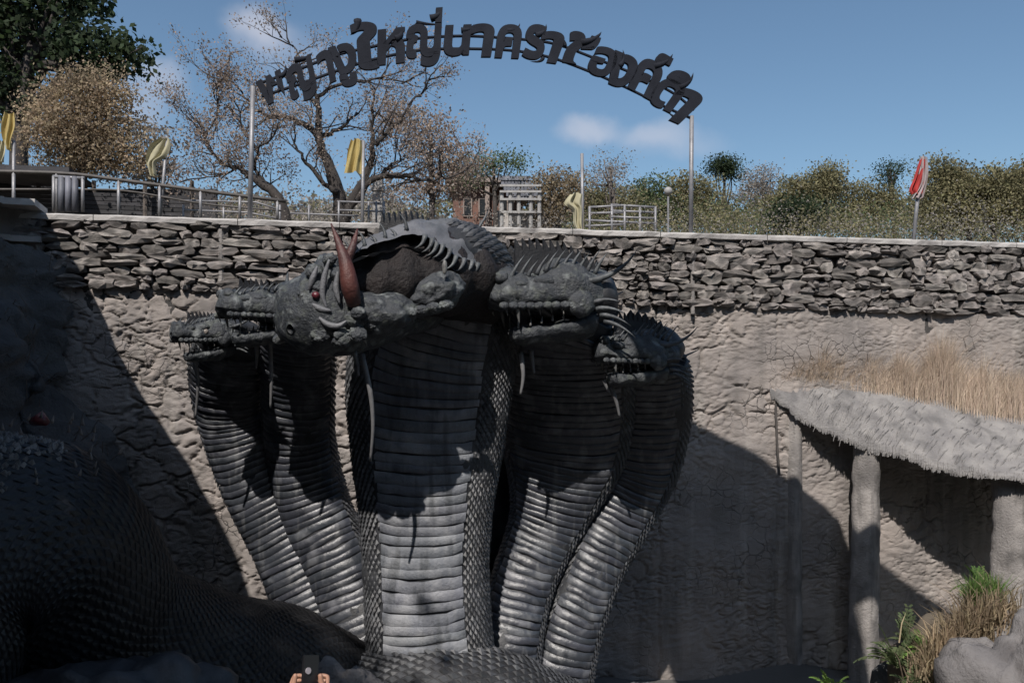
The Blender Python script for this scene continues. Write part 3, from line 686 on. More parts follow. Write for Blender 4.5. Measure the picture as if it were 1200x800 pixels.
def head(pos, fwd, s, label, seed, up=(0, 0, 1), jaw=.38, fin=1.0, fin_mat='fin', nspk=11, whisk=(), beard=(), spk=1.0, big=False):
    SEC = [(x, w_*(1+.5*max(0, min(1, (x+.1)/.5))), h_*(1+.45*max(0, min(1, (x+.1)/.5))), z_) for x, w_, h_, z_ in globals()['SEC']] if big else globals()['SEC']
    Mx = frame(pos, fwd, up, s); r = random.Random(seed)
    kx, kz = (1, 1) if big else (.84, 1.16)
    def T(v): return Mx @ Vector((v[0]*kx, v[1], v[2]*kz))
    V, F = loft_head(SEC, (.75 if big else .45, 1.0), .07, seed)
    mb = MB(); mb.add([T(v) for v in V], F); h = mb.build('head', M['head'], naga, True); h['label'] = label
    # brow, nostril and cheek swellings
    def blob(c, rad, name, mat):
        bm = bmesh.new(); bmesh.ops.create_icosphere(bm, subdivisions=3, radius=1)
        for v in bm.verts:
            q = v.co; v.co = T(Vector(c)+Vector((q.x*rad[0], q.y*rad[1], q.z*rad[2]))*(1+.16*nz3(q, 2, 3, seed)))
        me = bpy.data.meshes.new(name); bm.to_mesh(me); bm.free(); return link(name, me, M[mat], h, True)
    for sg in (-1, 1):
        blob((.12, sg*.215, .17), (.15, .06, .05), 'brow', 'head')
        blob((.10, sg*.245, .095), (.055, .04, .045), 'eye', 'eye' if not big else 'head')
        if not big: blob((.60, sg*.12, .20), (.085, .065, .06), 'nostril', 'head')
        blob((-.28, sg*.30, -.02), (.17, .07, .12), 'cheek', 'head')
        blob((.40, sg*.19, .15), (.12, .05, .045), 'snout_ridge', 'head')
        # lips, rolled scales along the upper jaw
        for k in range(9):
            x = .62-k*.10; wq = np.interp(x, [q[0] for q in SEC], [q[1] for q in SEC])
            blob((x, sg*wq*.97, -.035), (.06, .03, .035), 'lip_scale', 'head')
    # lower jaw, swung open
    V, F = loft_head(JAW, (1.0, .5), .03, seed+3, .6)
    Rj = Matrix.Translation((-.5, 0, -.10)) @ Matrix.Rotation(jaw, 4, 'Y') @ Matrix.Translation((.5, 0, .0))
    mb = MB(); mb.add([T(Rj @ v) for v in V], F); mb.build('lower_jaw', M['head'], h, True)
    if False:
      mt = MB(); mt.add([T(Rj @ Vector((v.x*.8, v.y*.55, v.z*.5+.05))) for v in V], F); mt.build('tongue', M['red'], h, True)
    # teeth
    for sg in (-1, 1):
        for k in range(7):
            x = .6-k*.13; wq = float(np.interp(x, [q[0] for q in SEC], [q[1] for q in SEC]))*.86; L = .13 if k == 1 else r.uniform(.035, .06)
            mb = MB(); cone(mb, T((x, sg*wq, -.045)), T((x-.03, sg*wq*.95, -.06-L)), (.026 if k == 1 else .015)*s, n=6); mb.build('fang' if k == 1 else 'tooth', M['tooth'], h, True)
        for k in range(5):
            x = .42-k*.13; wq = float(np.interp(x, [q[0] for q in JAW], [q[1] for q in JAW]))*.85
            mb = MB(); cone(mb, T(Rj @ Vector((x, sg*wq, .02))), T(Rj @ Vector((x-.02, sg*wq, .02+(.13 if k == 0 else .06)))), .014*s, n=5); mb.build('tooth', M['tooth'], h, True)
    # spikes along both brow lines
    for sg in (-1, 1):
        for k in range(nspk):
            x = .50-k*(1.15/nspk); hh = float(np.interp(x, [q[0] for q in SEC], [q[2]+q[3] for q in SEC]))*.86
            wq = float(np.interp(x, [q[0] for q in SEC], [q[1] for q in SEC]))*.55; L = spk*r.uniform(.13, .21)
            mb = MB(); cone(mb, T((x, sg*wq, hh-.02)), T((x-L*.75, sg*(wq+.06), hh+L*.85)), .026*s, (Mx.to_3x3() @ Vector((.02, 0, -.012))), 6)
            mb.build('crest_spike', M['spike'], h, True)
    # central serrated fin
    if fin:
        n = 13; poly = []
        xs = [.34-k*(1.15/n) for k in range(n+1)]
        def top(x): t = (.34-x)/1.15; return .20+fin*(.30*(1-t)**.6+.08*math.sin(t*3.1))
        poly.append(Vector((.40, 0, .10)))
        for k in range(n):
            x = xs[k]; tp = top(x); poly.append(Vector((x+.03-.05*0, 0, tp+.07))); poly.append(Vector((x-.055, 0, top(x-.05)-.035)))
        poly.append(Vector((xs[-1]-.05, 0, .05)))
        poly.append(Vector((-.4, 0, -.02)))
        mb = MB(); mb.prism([T(p) for p in poly], Mx.to_3x3() @ Vector((0, .035, 0))); mb.build('crest_fin', M[fin_mat], h)
    for sg in (-1, 1):                         # swept horns behind the brow
        mb = MB(); cone(mb, T((-.35, sg*.24, .16)), T((-.95, sg*.42, .42)), .04*s, Mx.to_3x3() @ Vector((-.05, 0, -.06)), 7, 8); mb.build('horn', M['spike'], h, True)
        for k in range(4):                     # jaw frills
            mb = MB(); cone(mb, T((-.42-k*.05, sg*.3, -.02-k*.05)), T((-.72-k*.04, sg*(.42+.03*k), -.02-k*.10)), .028*s, Mx.to_3x3() @ Vector((0, 0, .03)), 6); mb.build('frill_spike', M['spike'], h, True)
    for pts in whisk:
        mb = MB(); q = spline([tuple(P(*p)) for p in pts], 14); mb.tube([Vector(a) for a in q], [.026*(1-i/15)+.004 for i in range(14)], 6); mb.build('whisker', M['spike'], h, True)
    for pts in beard:
        mb = MB(); q = spline([tuple(P(*p)) for p in pts], 14); mb.tube([Vector(a) for a in q], [.035*(1-.7*i/14)+.003 for i in range(14)], 6); mb.build('beard_strand', M['whisker'], h, True)
    return h, Mx
head(P(240, 396, 11.35), (-.72, -.68, -.02), .72, 'leftmost and smallest head', 1, jaw=.2, fin=.5, spk=.7, whisk=[[(245, 400, 11.5), (262, 395, 11.6), (275, 378, 11.9)]], beard=[[(228, 420, 11.6), (232, 450, 11.6), (229, 490, 11.7)]])
head(P(306, 368, 11.0), (-.74, -.66, .02), .95, 'second head from the left with gaping mouth', 2, jaw=.2, fin=.45, spk=.6, whisk=[[(335, 385, 11.2), (345, 370, 11.3), (352, 335, 11.6)]], beard=[[(316, 400, 11.2), (318, 440, 11.2), (317, 478, 11.25)], [(300, 398, 11.2), (301, 415, 11.2), (300, 432, 11.2)]])
h3, X3 = head(P(440, 356, 10.6), (-.60, -.76, -.34), 1.78, 'largest central head with red horn and brown comb', 3, jaw=.04, fin=0, nspk=6, spk=.45, big=True, up=(.12, .2, 1),
              beard=[[(424, 415, 9.9), (434, 460, 9.9), (437, 500, 9.95), (434, 540, 10.0)], [(415, 412, 9.9), (419, 428, 9.9), (420, 440, 9.9)]])
head(P(640, 355, 11.1), (-.93, -.36, -.03), 1.32, 'fourth head in side view with open jaws and spiked brow', 4, jaw=.15, fin=.9,
     whisk=[[(672, 358, 11.4), (690, 345, 11.4), (706, 335, 11.5)], [(695, 352, 11.5), (712, 350, 11.5), (730, 342, 11.7)]], beard=[[(610, 412, 11.1), (613, 440, 11.1), (610, 462, 11.1)], [(622, 410, 11.2), (624, 425, 11.2), (626, 438, 11.2)]])
head(P(742, 420, 11.5), (-.94, -.34, .03), .94, 'rightmost low head in side view with spiked brow', 5, jaw=.13, fin=.95,
     whisk=[[(782, 424, 11.8), (800, 418, 11.9), (818, 410, 12.0)]], beard=[[(716, 452, 11.5), (722, 470, 11.5), (726, 488, 11.55)], [(708, 445, 11.5), (712, 455, 11.5), (716, 462, 11.5)]])
# central head extras: red horn, brown comb, raised snout folds, upper crest
def Q(px, py, Y): return P(px, py, Y)
mb = MB(); pts = spline([(*Q(415, 356, 9.45), .08), (*Q(410, 335, 9.35), .10), (*Q(405, 308, 9.35), .075), (*Q(397, 285, 9.4), .04), (*Q(388, 262, 9.45), .008)], 18)
mb.tube([Vector(p[:3]) for p in pts], [p[3] for p in pts], 12); mb.build('red_horn', M['comb_red'], h3, True)
mb = MB(); pts = spline([(*Q(405, 310, 9.4), .05), (*Q(413, 290, 9.42), .045), (*Q(419, 268, 9.5), .008)], 12)
mb.tube([Vector(p[:3]) for p in pts], [p[3] for p in pts], 10); mb.build('red_horn', M['comb_red'], h3, True)
# solid skull behind the face, roofed by one thick brim that widens into the nape
mb = MB(); sk = spline([(*Q(398, 330, 9.95), .14), (*Q(420, 325, 10.0), .35), (*Q(455, 322, 10.15), .44), (*Q(495, 320, 10.5), .50), (*Q(535, 325, 11.0), .54), (*Q(570, 345, 11.6), .46), (*Q(585, 375, 11.9), .2)], 40)
V_ = []; F_ = []
for i, q in enumerate(sk):
    c = Vector(q[:3]); T = (Vector(sk[min(i+1, 39)][:3])-Vector(sk[max(i-1, 0)][:3])).normalized(); Bv = Vector((T.y, -T.x, 0)).normalized()
    for k in range(28):
        a_ = 2*math.pi*k/28; n_ = Bv*math.cos(a_)+Vector((0, 0, 1))*math.sin(a_); p = c+n_*q[3]; V_.append(p+n_*(nz3(p, 3, 4, 8)*.08+.03*math.sin(i*1.5)))
for i in range(39):
    for k in range(28): F_.append((i*28+k, i*28+(k+1) % 28, (i+1)*28+(k+1) % 28, (i+1)*28+k))
F_ += [tuple(range(28)), tuple(39*28+k for k in range(28))[::-1]]
mb.add(V_, F_); mb.build('skull', M['comb'], h3, True)
bf = spline([tuple(Q(*q)) for q in [(405, 303, 9.45), (425, 291, 9.55), (450, 282, 9.7), (480, 275, 9.9), (503, 281, 10.0), (522, 294, 10.1), (546, 301, 10.35), (569, 317, 10.7), (591, 337, 11.1)]], 60)
bb = spline([tuple(Q(*q)) for q in [(407, 300, 9.9), (427, 286, 10.15), (454, 275, 10.5), (484, 264, 10.8), (510, 260, 11.1), (540, 259, 11.4), (574, 275, 11.7), (596, 305, 11.9), (602, 334, 12.0)]], 60)
def brim(i, j):
    # j runs round the section: top surface, back edge, underside, front edge
    a_ = Vector(bf[int(round(i*59))]); b_ = Vector(bb[int(round(i*59))]); th = .05+.13*math.sin(min(1, i*1.3)*math.pi*.5)
    q = j*4
    if q < 2: u = q/2; lift = .12*math.sin(math.pi*u)*(.4+i)
    else: u = (4-q)/2; lift = -th*(1+.8*math.sin(math.pi*u))
    p = a_.lerp(b_, u); p.z += lift + nz3((i*9, u*5, 1), 1, 4)*.035*(1+i)
    r_ = nz3((i*3+u*2, u*26, 4), 1, 3)*.03*(i > .3)
    return p+Vector((0, 0, r_))
grid_mesh('brow_crown', brim, 60, 41, M['nape'], h3)
for k in range(7):
    a_ = brim(.03+k*.055, .05); mb = MB(); L = .10 if k % 2 else .19
    cone(mb, a_+Vector((0, 0, -.02)), a_+Vector((-.09, 0, L)), .028, Vector((.03, 0, 0)), 6); mb.build('comb_spike', M['spike'], h3, True)
for k in range(11):
    a_ = brim(.46+k*.045, .0); mb = MB(); cone(mb, a_+Vector((.02, .02, .0)), a_+Vector((-.10, -.06, -.17)), .035, Vector((.03, 0, -.02)), 6); mb.build('nape_spike', M['spike'], h3, True)
# blunt muzzle and cheek of the big head
def lump(name, c, rad, mt, seed, amp=.14, rot=0):
    bm = bmesh.new(); bmesh.ops.create_icosphere(bm, subdivisions=5, radius=1); RR = Matrix.Rotation(rot, 3, 'Y')
    for v in bm.verts:
        q = v.co.copy(); d = 1+amp*nz3(q, 1.6, 4, seed)+max(0, .33-noise.voronoi(q*4+Vector((seed, 0, 0)))[0][0])*.25
        v.co = RR @ Vector((q.x*rad[0]*d, q.y*rad[1]*d, q.z*rad[2]*d)) + c
    me = bpy.data.meshes.new(name); bm.to_mesh(me); bm.free(); return link(name, me, M[mt], h3, True)
lump('muzzle', Q(384, 350, 9.8), (.31, .40, .46), 'head', 5, .24, rot=.15)
for k, (ax, ay, ar) in enumerate([(368, 318, .10), (398, 322, .11), (362, 372, .09), (376, 392, .12), (400, 398, .11), (412, 374, .10), (392, 366, .08), (356, 345, .07), (420, 392, .10), (386, 304, .08)]): lump('face_boss', Q(ax, ay, 9.48), (ar, ar*.7, ar*.85), 'head', 60+k, .2)
lump('cheek', Q(440, 368, 9.85), (.46, .40, .27), 'head', 6, rot=-.12)
lump('cheek', Q(505, 345, 10.2), (.42, .36, .24), 'head', 7, rot=-.35)
for k in range(9):
    t = k/8; lump('lip_scale', Q(405+t*118, 392-t*34-math.sin(t*3)*4, 9.5+t*.35), (.085, .07, .06), 'head', 20+k)
for pts in ([(386, 304), (380, 325), (378, 345), (383, 362)], [(396, 318), (394, 338), (398, 356)], [(372, 312), (366, 328), (362, 340)], [(374, 372), (384, 380), (396, 382), (406, 376)], [(366, 356), (376, 362), (388, 364)]):
    mb = MB(); q = spline([(*Q(a_, b_, 9.37), .032) for a_, b_ in pts], 14); mb.tube([Vector(c_[:3]) for c_ in q], [.036*math.sin(math.pi*(.12+.8*i/13)) for i in range(14)], 8); mb.build('face_fold', M['nape'], h3, True)
for ax, ay in ((372, 336), (420, 366)): lump('eye_socket', Q(ax, ay, 9.42), (.085, .06, .07), 'head', ax)
lump('eye', Q(370, 346, 9.36), (.045, .04, .04), 'red', 3, .05)
lump('tooth', Q(521, 313, 9.85), (.03, .03, .085), 'tooth', 4, .05)
# upper crest: fan of dark spikes joined at the foot
mb = MB(); poly = []; n = 10
for k in range(n):
    x = 447+k*6.6; yt = 249+ (abs(k-4)*.6) + (k > 6)*(k-6)*3
    poly.append(Q(x+2.0, yt-2, 11.3)); poly.append(Q(x+4.5, yt+12, 11.3))
poly.append(Q(518, 272, 11.3)); poly.append(Q(444, 280, 11.3))
mb.prism(poly, (0.02, .10, 0)); mb.build('rear_crest', M['fin'], h3)
# dorsal fins behind the right-hand heads, rising from the necks
def fin_plate(top, low, parent, th=.06):
    tp = spline([tuple(P(*q)) for q in top], 30); poly = []
    for k, q in enumerate(tp):
        v = Vector(q); poly.append(v+Vector((0, 0, .05 if k % 2 else -.03)))
    poly += [P(*q) for q in low][::-1]; mb = MB(); mb.prism(poly, (.02, th, 0)); mb.build('dorsal_fin', M['fin'], parent)
fin_plate([(577, 285, 11.7), (610, 296, 11.75), (650, 308, 11.8), (690, 330, 11.9), (728, 366, 12.0)], [(584, 340, 11.7), (640, 372, 11.8), (715, 385, 12.0)], n4[0])
fin_plate([(735, 366, 12.1), (760, 372, 12.15), (785, 390, 12.2), (803, 430, 12.4), (810, 480, 12.8), (800, 520, 13.0)], [(730, 410, 12.1), (765, 430, 12.2), (780, 500, 12.8)], n5[0])

# second dark serpent body at lower left -------------------------------
sb = empty('serpent_body', P(120, 900, 9), 'black scaled serpent body humped in shade at the lower left, crown scales coloured pale as glints of light', 'statue')
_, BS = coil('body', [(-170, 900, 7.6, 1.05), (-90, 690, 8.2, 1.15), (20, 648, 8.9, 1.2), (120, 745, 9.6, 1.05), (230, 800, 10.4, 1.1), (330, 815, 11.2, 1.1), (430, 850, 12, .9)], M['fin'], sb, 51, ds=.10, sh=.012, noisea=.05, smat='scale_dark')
random.seed(15)
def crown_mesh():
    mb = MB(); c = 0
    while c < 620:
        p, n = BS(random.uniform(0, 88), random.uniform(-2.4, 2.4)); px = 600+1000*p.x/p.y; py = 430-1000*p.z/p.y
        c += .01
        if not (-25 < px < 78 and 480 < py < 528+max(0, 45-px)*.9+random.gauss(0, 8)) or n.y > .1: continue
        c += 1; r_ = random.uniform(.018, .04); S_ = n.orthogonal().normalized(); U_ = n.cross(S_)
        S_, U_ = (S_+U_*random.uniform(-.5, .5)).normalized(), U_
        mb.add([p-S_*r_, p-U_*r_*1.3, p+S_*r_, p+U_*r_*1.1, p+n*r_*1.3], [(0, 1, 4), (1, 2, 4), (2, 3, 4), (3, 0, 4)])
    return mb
so = crown_mesh().build('crown_scales', M['scale_glint'], sb); so['kind'] = 'stuff'  # pale colour here imitates glints of light on the crown
for k, (x, y) in enumerate([(33, 478), (48, 475), (61, 481), (82, 482), (80, 492), (97, 484), (95, 495), (110, 492), (108, 502), (12, 485), (140, 518), (84, 478), (105, 515), (107, 524), (110, 534), (111, 542), (89, 533), (93, 543), (42, 542), (43, 553), (25, 495), (3, 490)]):
    mb = MB(); p = P(x, y+14, 8.0); cone(mb, p, p+Vector((random.uniform(.0, .05), -.02, .07)), .015, n=6, k=3); mb.build('crown_spike', M['whisker'], sb, True)  # spikes coloured pale to read as sunlit flecks
mb = MB(); mb.tube([P(38, 494, 8.3), P(48, 490, 8.25), P(56, 496, 8.3)], [.04, .07, .03], 10); mb.build('eye', M['red'], sb, True)

# unseen canopy added on beams, outlined to cast the shadow right of the serpent
cn = empty('added_shade_canopy', (.5, 4, -2.75), 'unseen sheet metal canopy on long beams, added to shade the wall right of the serpent', 'canopy')
mb = MB(); mb.prism([Vector((x_, y_, 5)) for x_, y_ in [(.6, 10.2), (1.9, 10.9), (3.4, 10.4), (4.6, 9.75), (4.75, 9.1), (5.3, 9.2), (6.6, 8.6), (6.4, 7.95), (4.4, 8.0), (4.3, 6.3), (.9, 6.1), (.5, 7.9)]][::-1], (0, 0, .08)); mb.build('shade_caster_sheet', M['steel'], cn)
for x0, x1, y1 in ((2.5, 1.5, 10.1), (3.6, 3.7, 9.8)):
    mb = MB(); mb.tube([Vector((x0, 3.6, 4.9)), Vector((x1, y1, 4.92))], .05, 6); mb.build('beam', M['steel'], cn, True)
    mb = MB(); mb.tube([Vector((x0, 3.6, -2.75)), Vector((x0, 3.6, 4.95))], .07, 8); mb.build('post', M['steel'], cn, True)
# ------------------------------------------------------------ arch sign over the wall
sign = empty('arch_sign', Wp(560, 262, -.1), 'arched sign of dark Thai letters on two thin poles above the stone wall', 'sign')
SY = 15.0
def arcY(px): return WY(px)
def letter(txt, x0, y0, x1, y1, rot, bold=.045, th=.08, shear=0.12):
    cu = bpy.data.curves.new('letter', 'FONT'); cu.body = txt; cu.size = 1; cu.offset = .022; cu.resolution_u = 4
    t = bpy.data.objects.new('tmp_text', cu); COL.objects.link(t)
    dg = bpy.context.evaluated_depsgraph_get(); me = bpy.data.meshes.new_from_object(t.evaluated_get(dg))
    bpy.data.objects.remove(t)
    bm = bmesh.new(); bm.from_mesh(me); lay = bm.verts.layers.float_vector.new('grow')
    bmesh.ops.remove_doubles(bm, verts=bm.verts, dist=.0005)
    for v in bm.verts:                       # thicken the strokes outwards in the plane
        d = Vector((0, 0, 0))
        for e in v.link_edges:
            if len(e.link_faces) == 1:
                f = e.link_faces[0]; t_ = e.verts[1].co-e.verts[0].co; nn = Vector((t_.y, -t_.x, 0))
                if nn.dot(f.calc_center_median()-(e.verts[0].co+e.verts[1].co)/2) > 0: nn = -nn
                if nn.length > 1e-7: d += nn.normalized()
        v[lay] = d.normalized()*bold*.4 if d.length > .01 else Vector((0, 0, 0))
    for v in bm.verts: v.co += v[lay]
    ex = bmesh.ops.extrude_face_region(bm, geom=bm.faces[:])
    for v in [g for g in ex['geom'] if isinstance(g, bmesh.types.BMVert)]: v.co.z += 1
    bmesh.ops.recalc_face_normals(bm, faces=bm.faces)
    A = Matrix.Rotation(rot, 2)
    co = []
    for v in bm.verts:
        q = A @ Vector((v.co.x+shear*v.co.y, v.co.y)); co.append((q.x, q.y, v.co.z))
    xa, xb = min(c[0] for c in co), max(c[0] for c in co); ya, yb = min(c[1] for c in co), max(c[1] for c in co)
    for v, c in zip(bm.verts, co):
        px = x0+(c[0]-xa)/(xb-xa)*(x1-x0); py = y1-(c[1]-ya)/(yb-ya)*(y1-y0)
        p = Wp(px, py, -.06); v.co = p+WN*(c[2]-.5)*th
    bm.to_mesh(me); bm.free(); me.materials.clear()
    return link('letter', me, M['sign'], sign, False)
LET = [('พ', 299, 80, 334, 122, 28), ('ญ', 335, 62, 371, 117, 24), ('า', 370, 58, 394, 97, 20), ('งู', 384, 50, 419, 101, 14), ('ใ', 410, 25, 445, 81, 10), ('ห', 442, 31, 475, 76, 6),
       ('ญ่', 476, 8, 519, 77, 3), ('น', 520, 28, 553, 65, 2), ('า', 552, 27, 580, 66, 0), ('ค', 580, 28, 612, 68, -2), ('ร', 612, 28, 641, 69, -5), ('า', 634, 36, 662, 74, -9), ('ช', 660, 36, 705, 84, -14),
       ('อ', 690, 54, 724, 89, -18), ('ง', 714, 58, 748, 101, -22), ('ค์', 736, 62, 790, 117, -24), ('ด', 763, 92, 803, 132, -28), ('ำ', 783, 82, 824, 145, -30)]
for t_, a, b, c, d, r_ in LET: letter(t_, a, b, c, d, R(r_))
for x0, y0, x1, y1, r_ in [(329, 84, 334, 74, .07), (352, 66, 366, 60, .07), (392, 60, 386, 48, .06), (416, 28, 410, 40, .09), (466, 40, 470, 30, .10), (509, 16, 517, 7, .09), (498, 25, 518, 26, .04), (546, 32, 556, 27, .07), (600, 32, 610, 26, .06), (633, 36, 641, 27, .08), (690, 45, 706, 36, .10), (728, 70, 731, 57, .08), (775, 72, 790, 62, .09), (803, 96, 814, 84, .08), (660, 48, 655, 38, .05), (632, 68, 622, 71, .05), (790, 136, 783, 130, .06)]:
    mb = MB(); a_ = Wp(x0, y0, -.06); b_ = Wp(x1, y1, -.06); cone(mb, a_+(a_-b_)*.5, b_, r_*.8, Vector((.05, 0, -.03)), 7, 6); mb.build('letter_flourish', M['sign'], sign, True)
for off in (0, 1):
    ctr = [(302, 97), (345, 82), (392, 64), (430, 55), (480, 45), (540, 41), (600, 44), (650, 50), (700, 68), (750, 88), (790, 108), (815, 128)]
    o2 = [(306, 112), (352, 97), (400, 80), (440, 68), (490, 58), (540, 56), (600, 58), (645, 66), (690, 82), (738, 103), (780, 124), (812, 138)]
    mb = MB(); q = spline((ctr, o2)[off], 60); mb.tube([Wp(a[0], a[1], -.06) for a in q], .026, 6); mb.build('arch_rail', M['sign'], sign, True)
for (xt, yt, xb, yb) in ((296, 100, 292, 262), (812, 135, 811, 276)):
    mb = MB(); mb.tube([Wp(xb, yb+6, -.06), Wp(xt, yt, -.06)], .042, 10); mb.box(Wp(xb, yb+2, -.06), (.2, .2, .03)); mb.build('pole', M['steel'], sign, True)

# ------------------------------------------------------------ flags behind the wall
def flag(name, pole_top, pole_bot, Y, cloth, label, seed=0, cat='flag', pr=.03):
    root = empty(name, P(pole_bot[0], pole_bot[1], Y), label, cat, 'flags on poles behind the wall')
    mb = MB(); mb.tube([P(*pole_bot, Y)+Vector((0, 0, -.4)), P(*pole_top, Y)], pr, 8); mb.build('pole', M['steel'], root, True)
    for (pts, mat) in cloth:
        Lf = spline(pts, 24)    # each: xL, xR, y  (hanging cloth outline by height)
        def cf(i, j, Lf=Lf):
            q = Lf[int(round(j*23))]; x = q[0]+(q[1]-q[0])*i
            p = P(x, q[2], Y); fold = math.sin(i*13+j*2+seed)*.028*(1+j)+math.sin(i*23+j*5)*.012
            return p+Vector((0, -fold-.05, .02*math.sin(i*8+seed)))
        grid_mesh('cloth', cf, 22, 24, M[mat], root)
flag('flag', (16, 165), (16, 242), 15.5, [([(8, 19, 134), (5, 20, 150), (6, 16, 165), (10, 15, 176)], 'yellow'), ([(0, 9, 166), (-4, 9, 180), (-3, 6, 192)], 'palecloth')], 'small pale yellow flag at the far left edge above the railing', 1)
flag('flag', (196, 160), (186, 248), 15.8, [([(190, 200, 163), (178, 201, 172), (173, 196, 184), (172, 184, 192), (176, 184, 206)], 'palecloth')], 'cream flag leaning over the railing between the two left trees', 2)
flag('flag', (426, 165), (424, 258), 15.3, [([(412, 424, 164), (408, 425, 178), (406, 424, 190), (403, 424, 203)], 'yellow')], 'yellow flag hanging in front of the bare tree trunk', 3)
flag('flag', (682, 180), (683, 272), 15.6, [([(668, 683, 227), (661, 683, 238), (671, 684, 246), (672, 684, 262), (677, 684, 271)], 'palecloth')], 'pale yellow flag drooping on the pole in mid wall', 4)
flag('flag', (1080, 184), (1068, 284), 17.2, [([(1077, 1084, 187), (1073, 1084, 198), (1069, 1082, 210), (1064, 1079, 222), (1066, 1078, 228)], 'redcloth'), ([(1078, 1086, 184), (1078, 1087, 200), (1077, 1084, 216), (1066, 1079, 233)], 'whitecloth')], 'red and white flag bunched on the leaning pole at right', 5, pr=.04)
lampo = empty('globe_lamp', P(783, 262, 24), 'white round globe on a thin post before the treeline', 'lamp')
mb = MB(); mb.tube([P(783, 270, 24)+Vector((0, 0, -.5)), P(783, 230, 24)], .03, 6); mb.build('post', M['steel'], lampo)
bm = bmesh.new(); bmesh.ops.create_icosphere(bm, subdivisions=3, radius=.12)
for v in bm.verts: v.co += P(783, 224, 24)
me = bpy.data.meshes.new('globe'); bm.to_mesh(me); bm.free(); link('globe', me, M['white'], lampo, True)

# ------------------------------------------------------------ railings behind the wall
rl = empty('railing', P(190, 245, 15.4), 'long dark topped metal railing running down behind the wall at left', 'railing')
def RY(px): return 15.0+px*.004
for nm, pts, r_, mt in (('top_rail', [(-60, 200), (70, 203), (140, 211), (240, 224), (335, 236)], .035, 'darkrail'), ('middle_rail', [(90, 222), (150, 224), (240, 239), (330, 247)], .018, 'darkrail'), ('lower_rail', [(-60, 222), (60, 222)], .02, 'darkrail')):
    mb = MB(); q = spline(pts, 14); mb.tube([P(a[0], a[1], RY(a[0])) for a in q], r_, 6); mb.build(nm, M[mt], rl, True)
for x, yt in ((16, 201), (66, 203), (139, 211), (187, 217), (235, 224), (281, 230), (325, 235)):
    mb = MB(); mb.tube([P(x, yt, RY(x)), P(x, 258, RY(x))], .03, 6); mb.build('post', M['steel'], rl, True)
gt = empty('gate_posts', P(82, 245, 15.1), 'short row of blue grey upright pipes set in the wall end at left', 'barrier')
for k, x in enumerate((63, 72, 80, 88, 97)):
    mb = MB(); mb.tube([P(x, 248, 15.1), P(x, 207, 15.1)], .055 if 0 < k < 4 else .03, 8); mb.build('upright', M['tile_blue'] if 0 < k < 4 else M['steel'], gt, True)
mb = MB(); mb.tube([P(62, 207, 15.1), P(99, 209, 15.1)], .03, 6); mb.build('cap_rail', M['steel'], gt, True)
r2 = empty('stair_railing', P(730, 270, 20), 'pale metal railing of a raised landing behind the wall, left of the right sign pole', 'railing')
for pts in ([(690, 243), (730, 241)], [(690, 250), (730, 249)], [(686, 258), (768, 262)], [(716, 240), (768, 243)], [(716, 247), (768, 249)], [(716, 254), (768, 256)], [(686, 265), (732, 263)]):
    mb = MB(); mb.tube([P(a, b, 20) for a, b in pts], .028, 6); mb.build('rail', M['steel'], r2, True)
for x, yt in ((691, 242), (717, 239), (732, 240), (750, 243), (768, 242)):
    mb = MB(); mb.tube([P(x, yt, 20), P(x, 284, 20)], .032, 6); mb.build('post', M['steel'], r2, True)
r3 = empty('short_railing', P(340, 250, 17), 'thin pale grey railing between sign pole and bare tree', 'railing')
for pts in ([(215, 235), (300, 237), (328, 246)], [(215, 246), (290, 249), (325, 256)], [(340, 250), (420, 253)], [(395, 236), (445, 238)], [(395, 246), (450, 248)]):
    mb = MB(); mb.tube([P(a, b, 16.6) for a, b in pts], .018, 6); mb.build('rail', M['steel'], r3, True)
for x in (215, 262, 328, 362, 397, 432, 441, 450):
    mb = MB(); mb.tube([P(x, 236 if x > 390 else 240, 16.6), P(x, 268, 16.6)], .022, 6); mb.build('post', M['steel'], r3, True)

# ------------------------------------------------------------ buildings behind
sh = empty('open_shed', P(120, 260, 19), 'long low dark boarded shed behind the left railing', 'shed')
for k in range(9):
    y = 212+k*5; mb = MB(); a = P(-60, y-3, 19); b = P(232 if k > 1 else 90+k*60, y+8, 20.5); d = b-a
    mb.add([a, b, b+Vector((0, 0, -.085)), a+Vector((0, 0, -.085)), a+Vector((0, .06, 0)), b+Vector((0, .06, 0)), b+Vector((0, .06, -.085)), a+Vector((0, .06, -.085))], [(3,2,1,0),(4,5,6,7),(0,1,5,4),(2,3,7,6),(0,4,7,3),(1,2,6,5)])
    mb.build('board', M['shed'], sh)
mb = MB(); a = P(-70, 203, 18.8); b = P(95, 208, 19.3); mb.box((a+b)/2, ((b-a).length, 1.6, .12), Matrix.Rotation(math.atan2(b.y-a.y, b.x-a.x), 3, 'Z')); mb.build('roof', M['shed'], sh)
mb = MB(); mb.box(P(80, 250, 21.5), (7.5, .1, 1.2)); mb.build('back_wall', M['shed'], sh)
for x in (-10, 45, 110, 170, 225):
    mb = MB(); mb.tube([P(x, 212, 19.9), P(x, 285, 19.9)], .05, 6); mb.build('post', M['bark_pale'], sh)
hs = empty('terrace_house', P(585, 265, 32), 'low terracotta house with pale flat roof edge behind the wall, left of centre', 'house')
YB = 32
mb = MB(); a = P(531, 218, YB); b = P(612, 218, YB); mb.box(((a.x+b.x)/2, YB+2, 4.6), (b.x-a.x, 4, 4.4)); mb.build('wall', M['brick_red'], hs)
mb = MB(); mb.box(((a.x+b.x)/2, YB+1.9, P(0, 214, YB).z), (b.x-a.x+.5, 4.8, .16)); mb.build('roof', M['roof_edge'], hs)
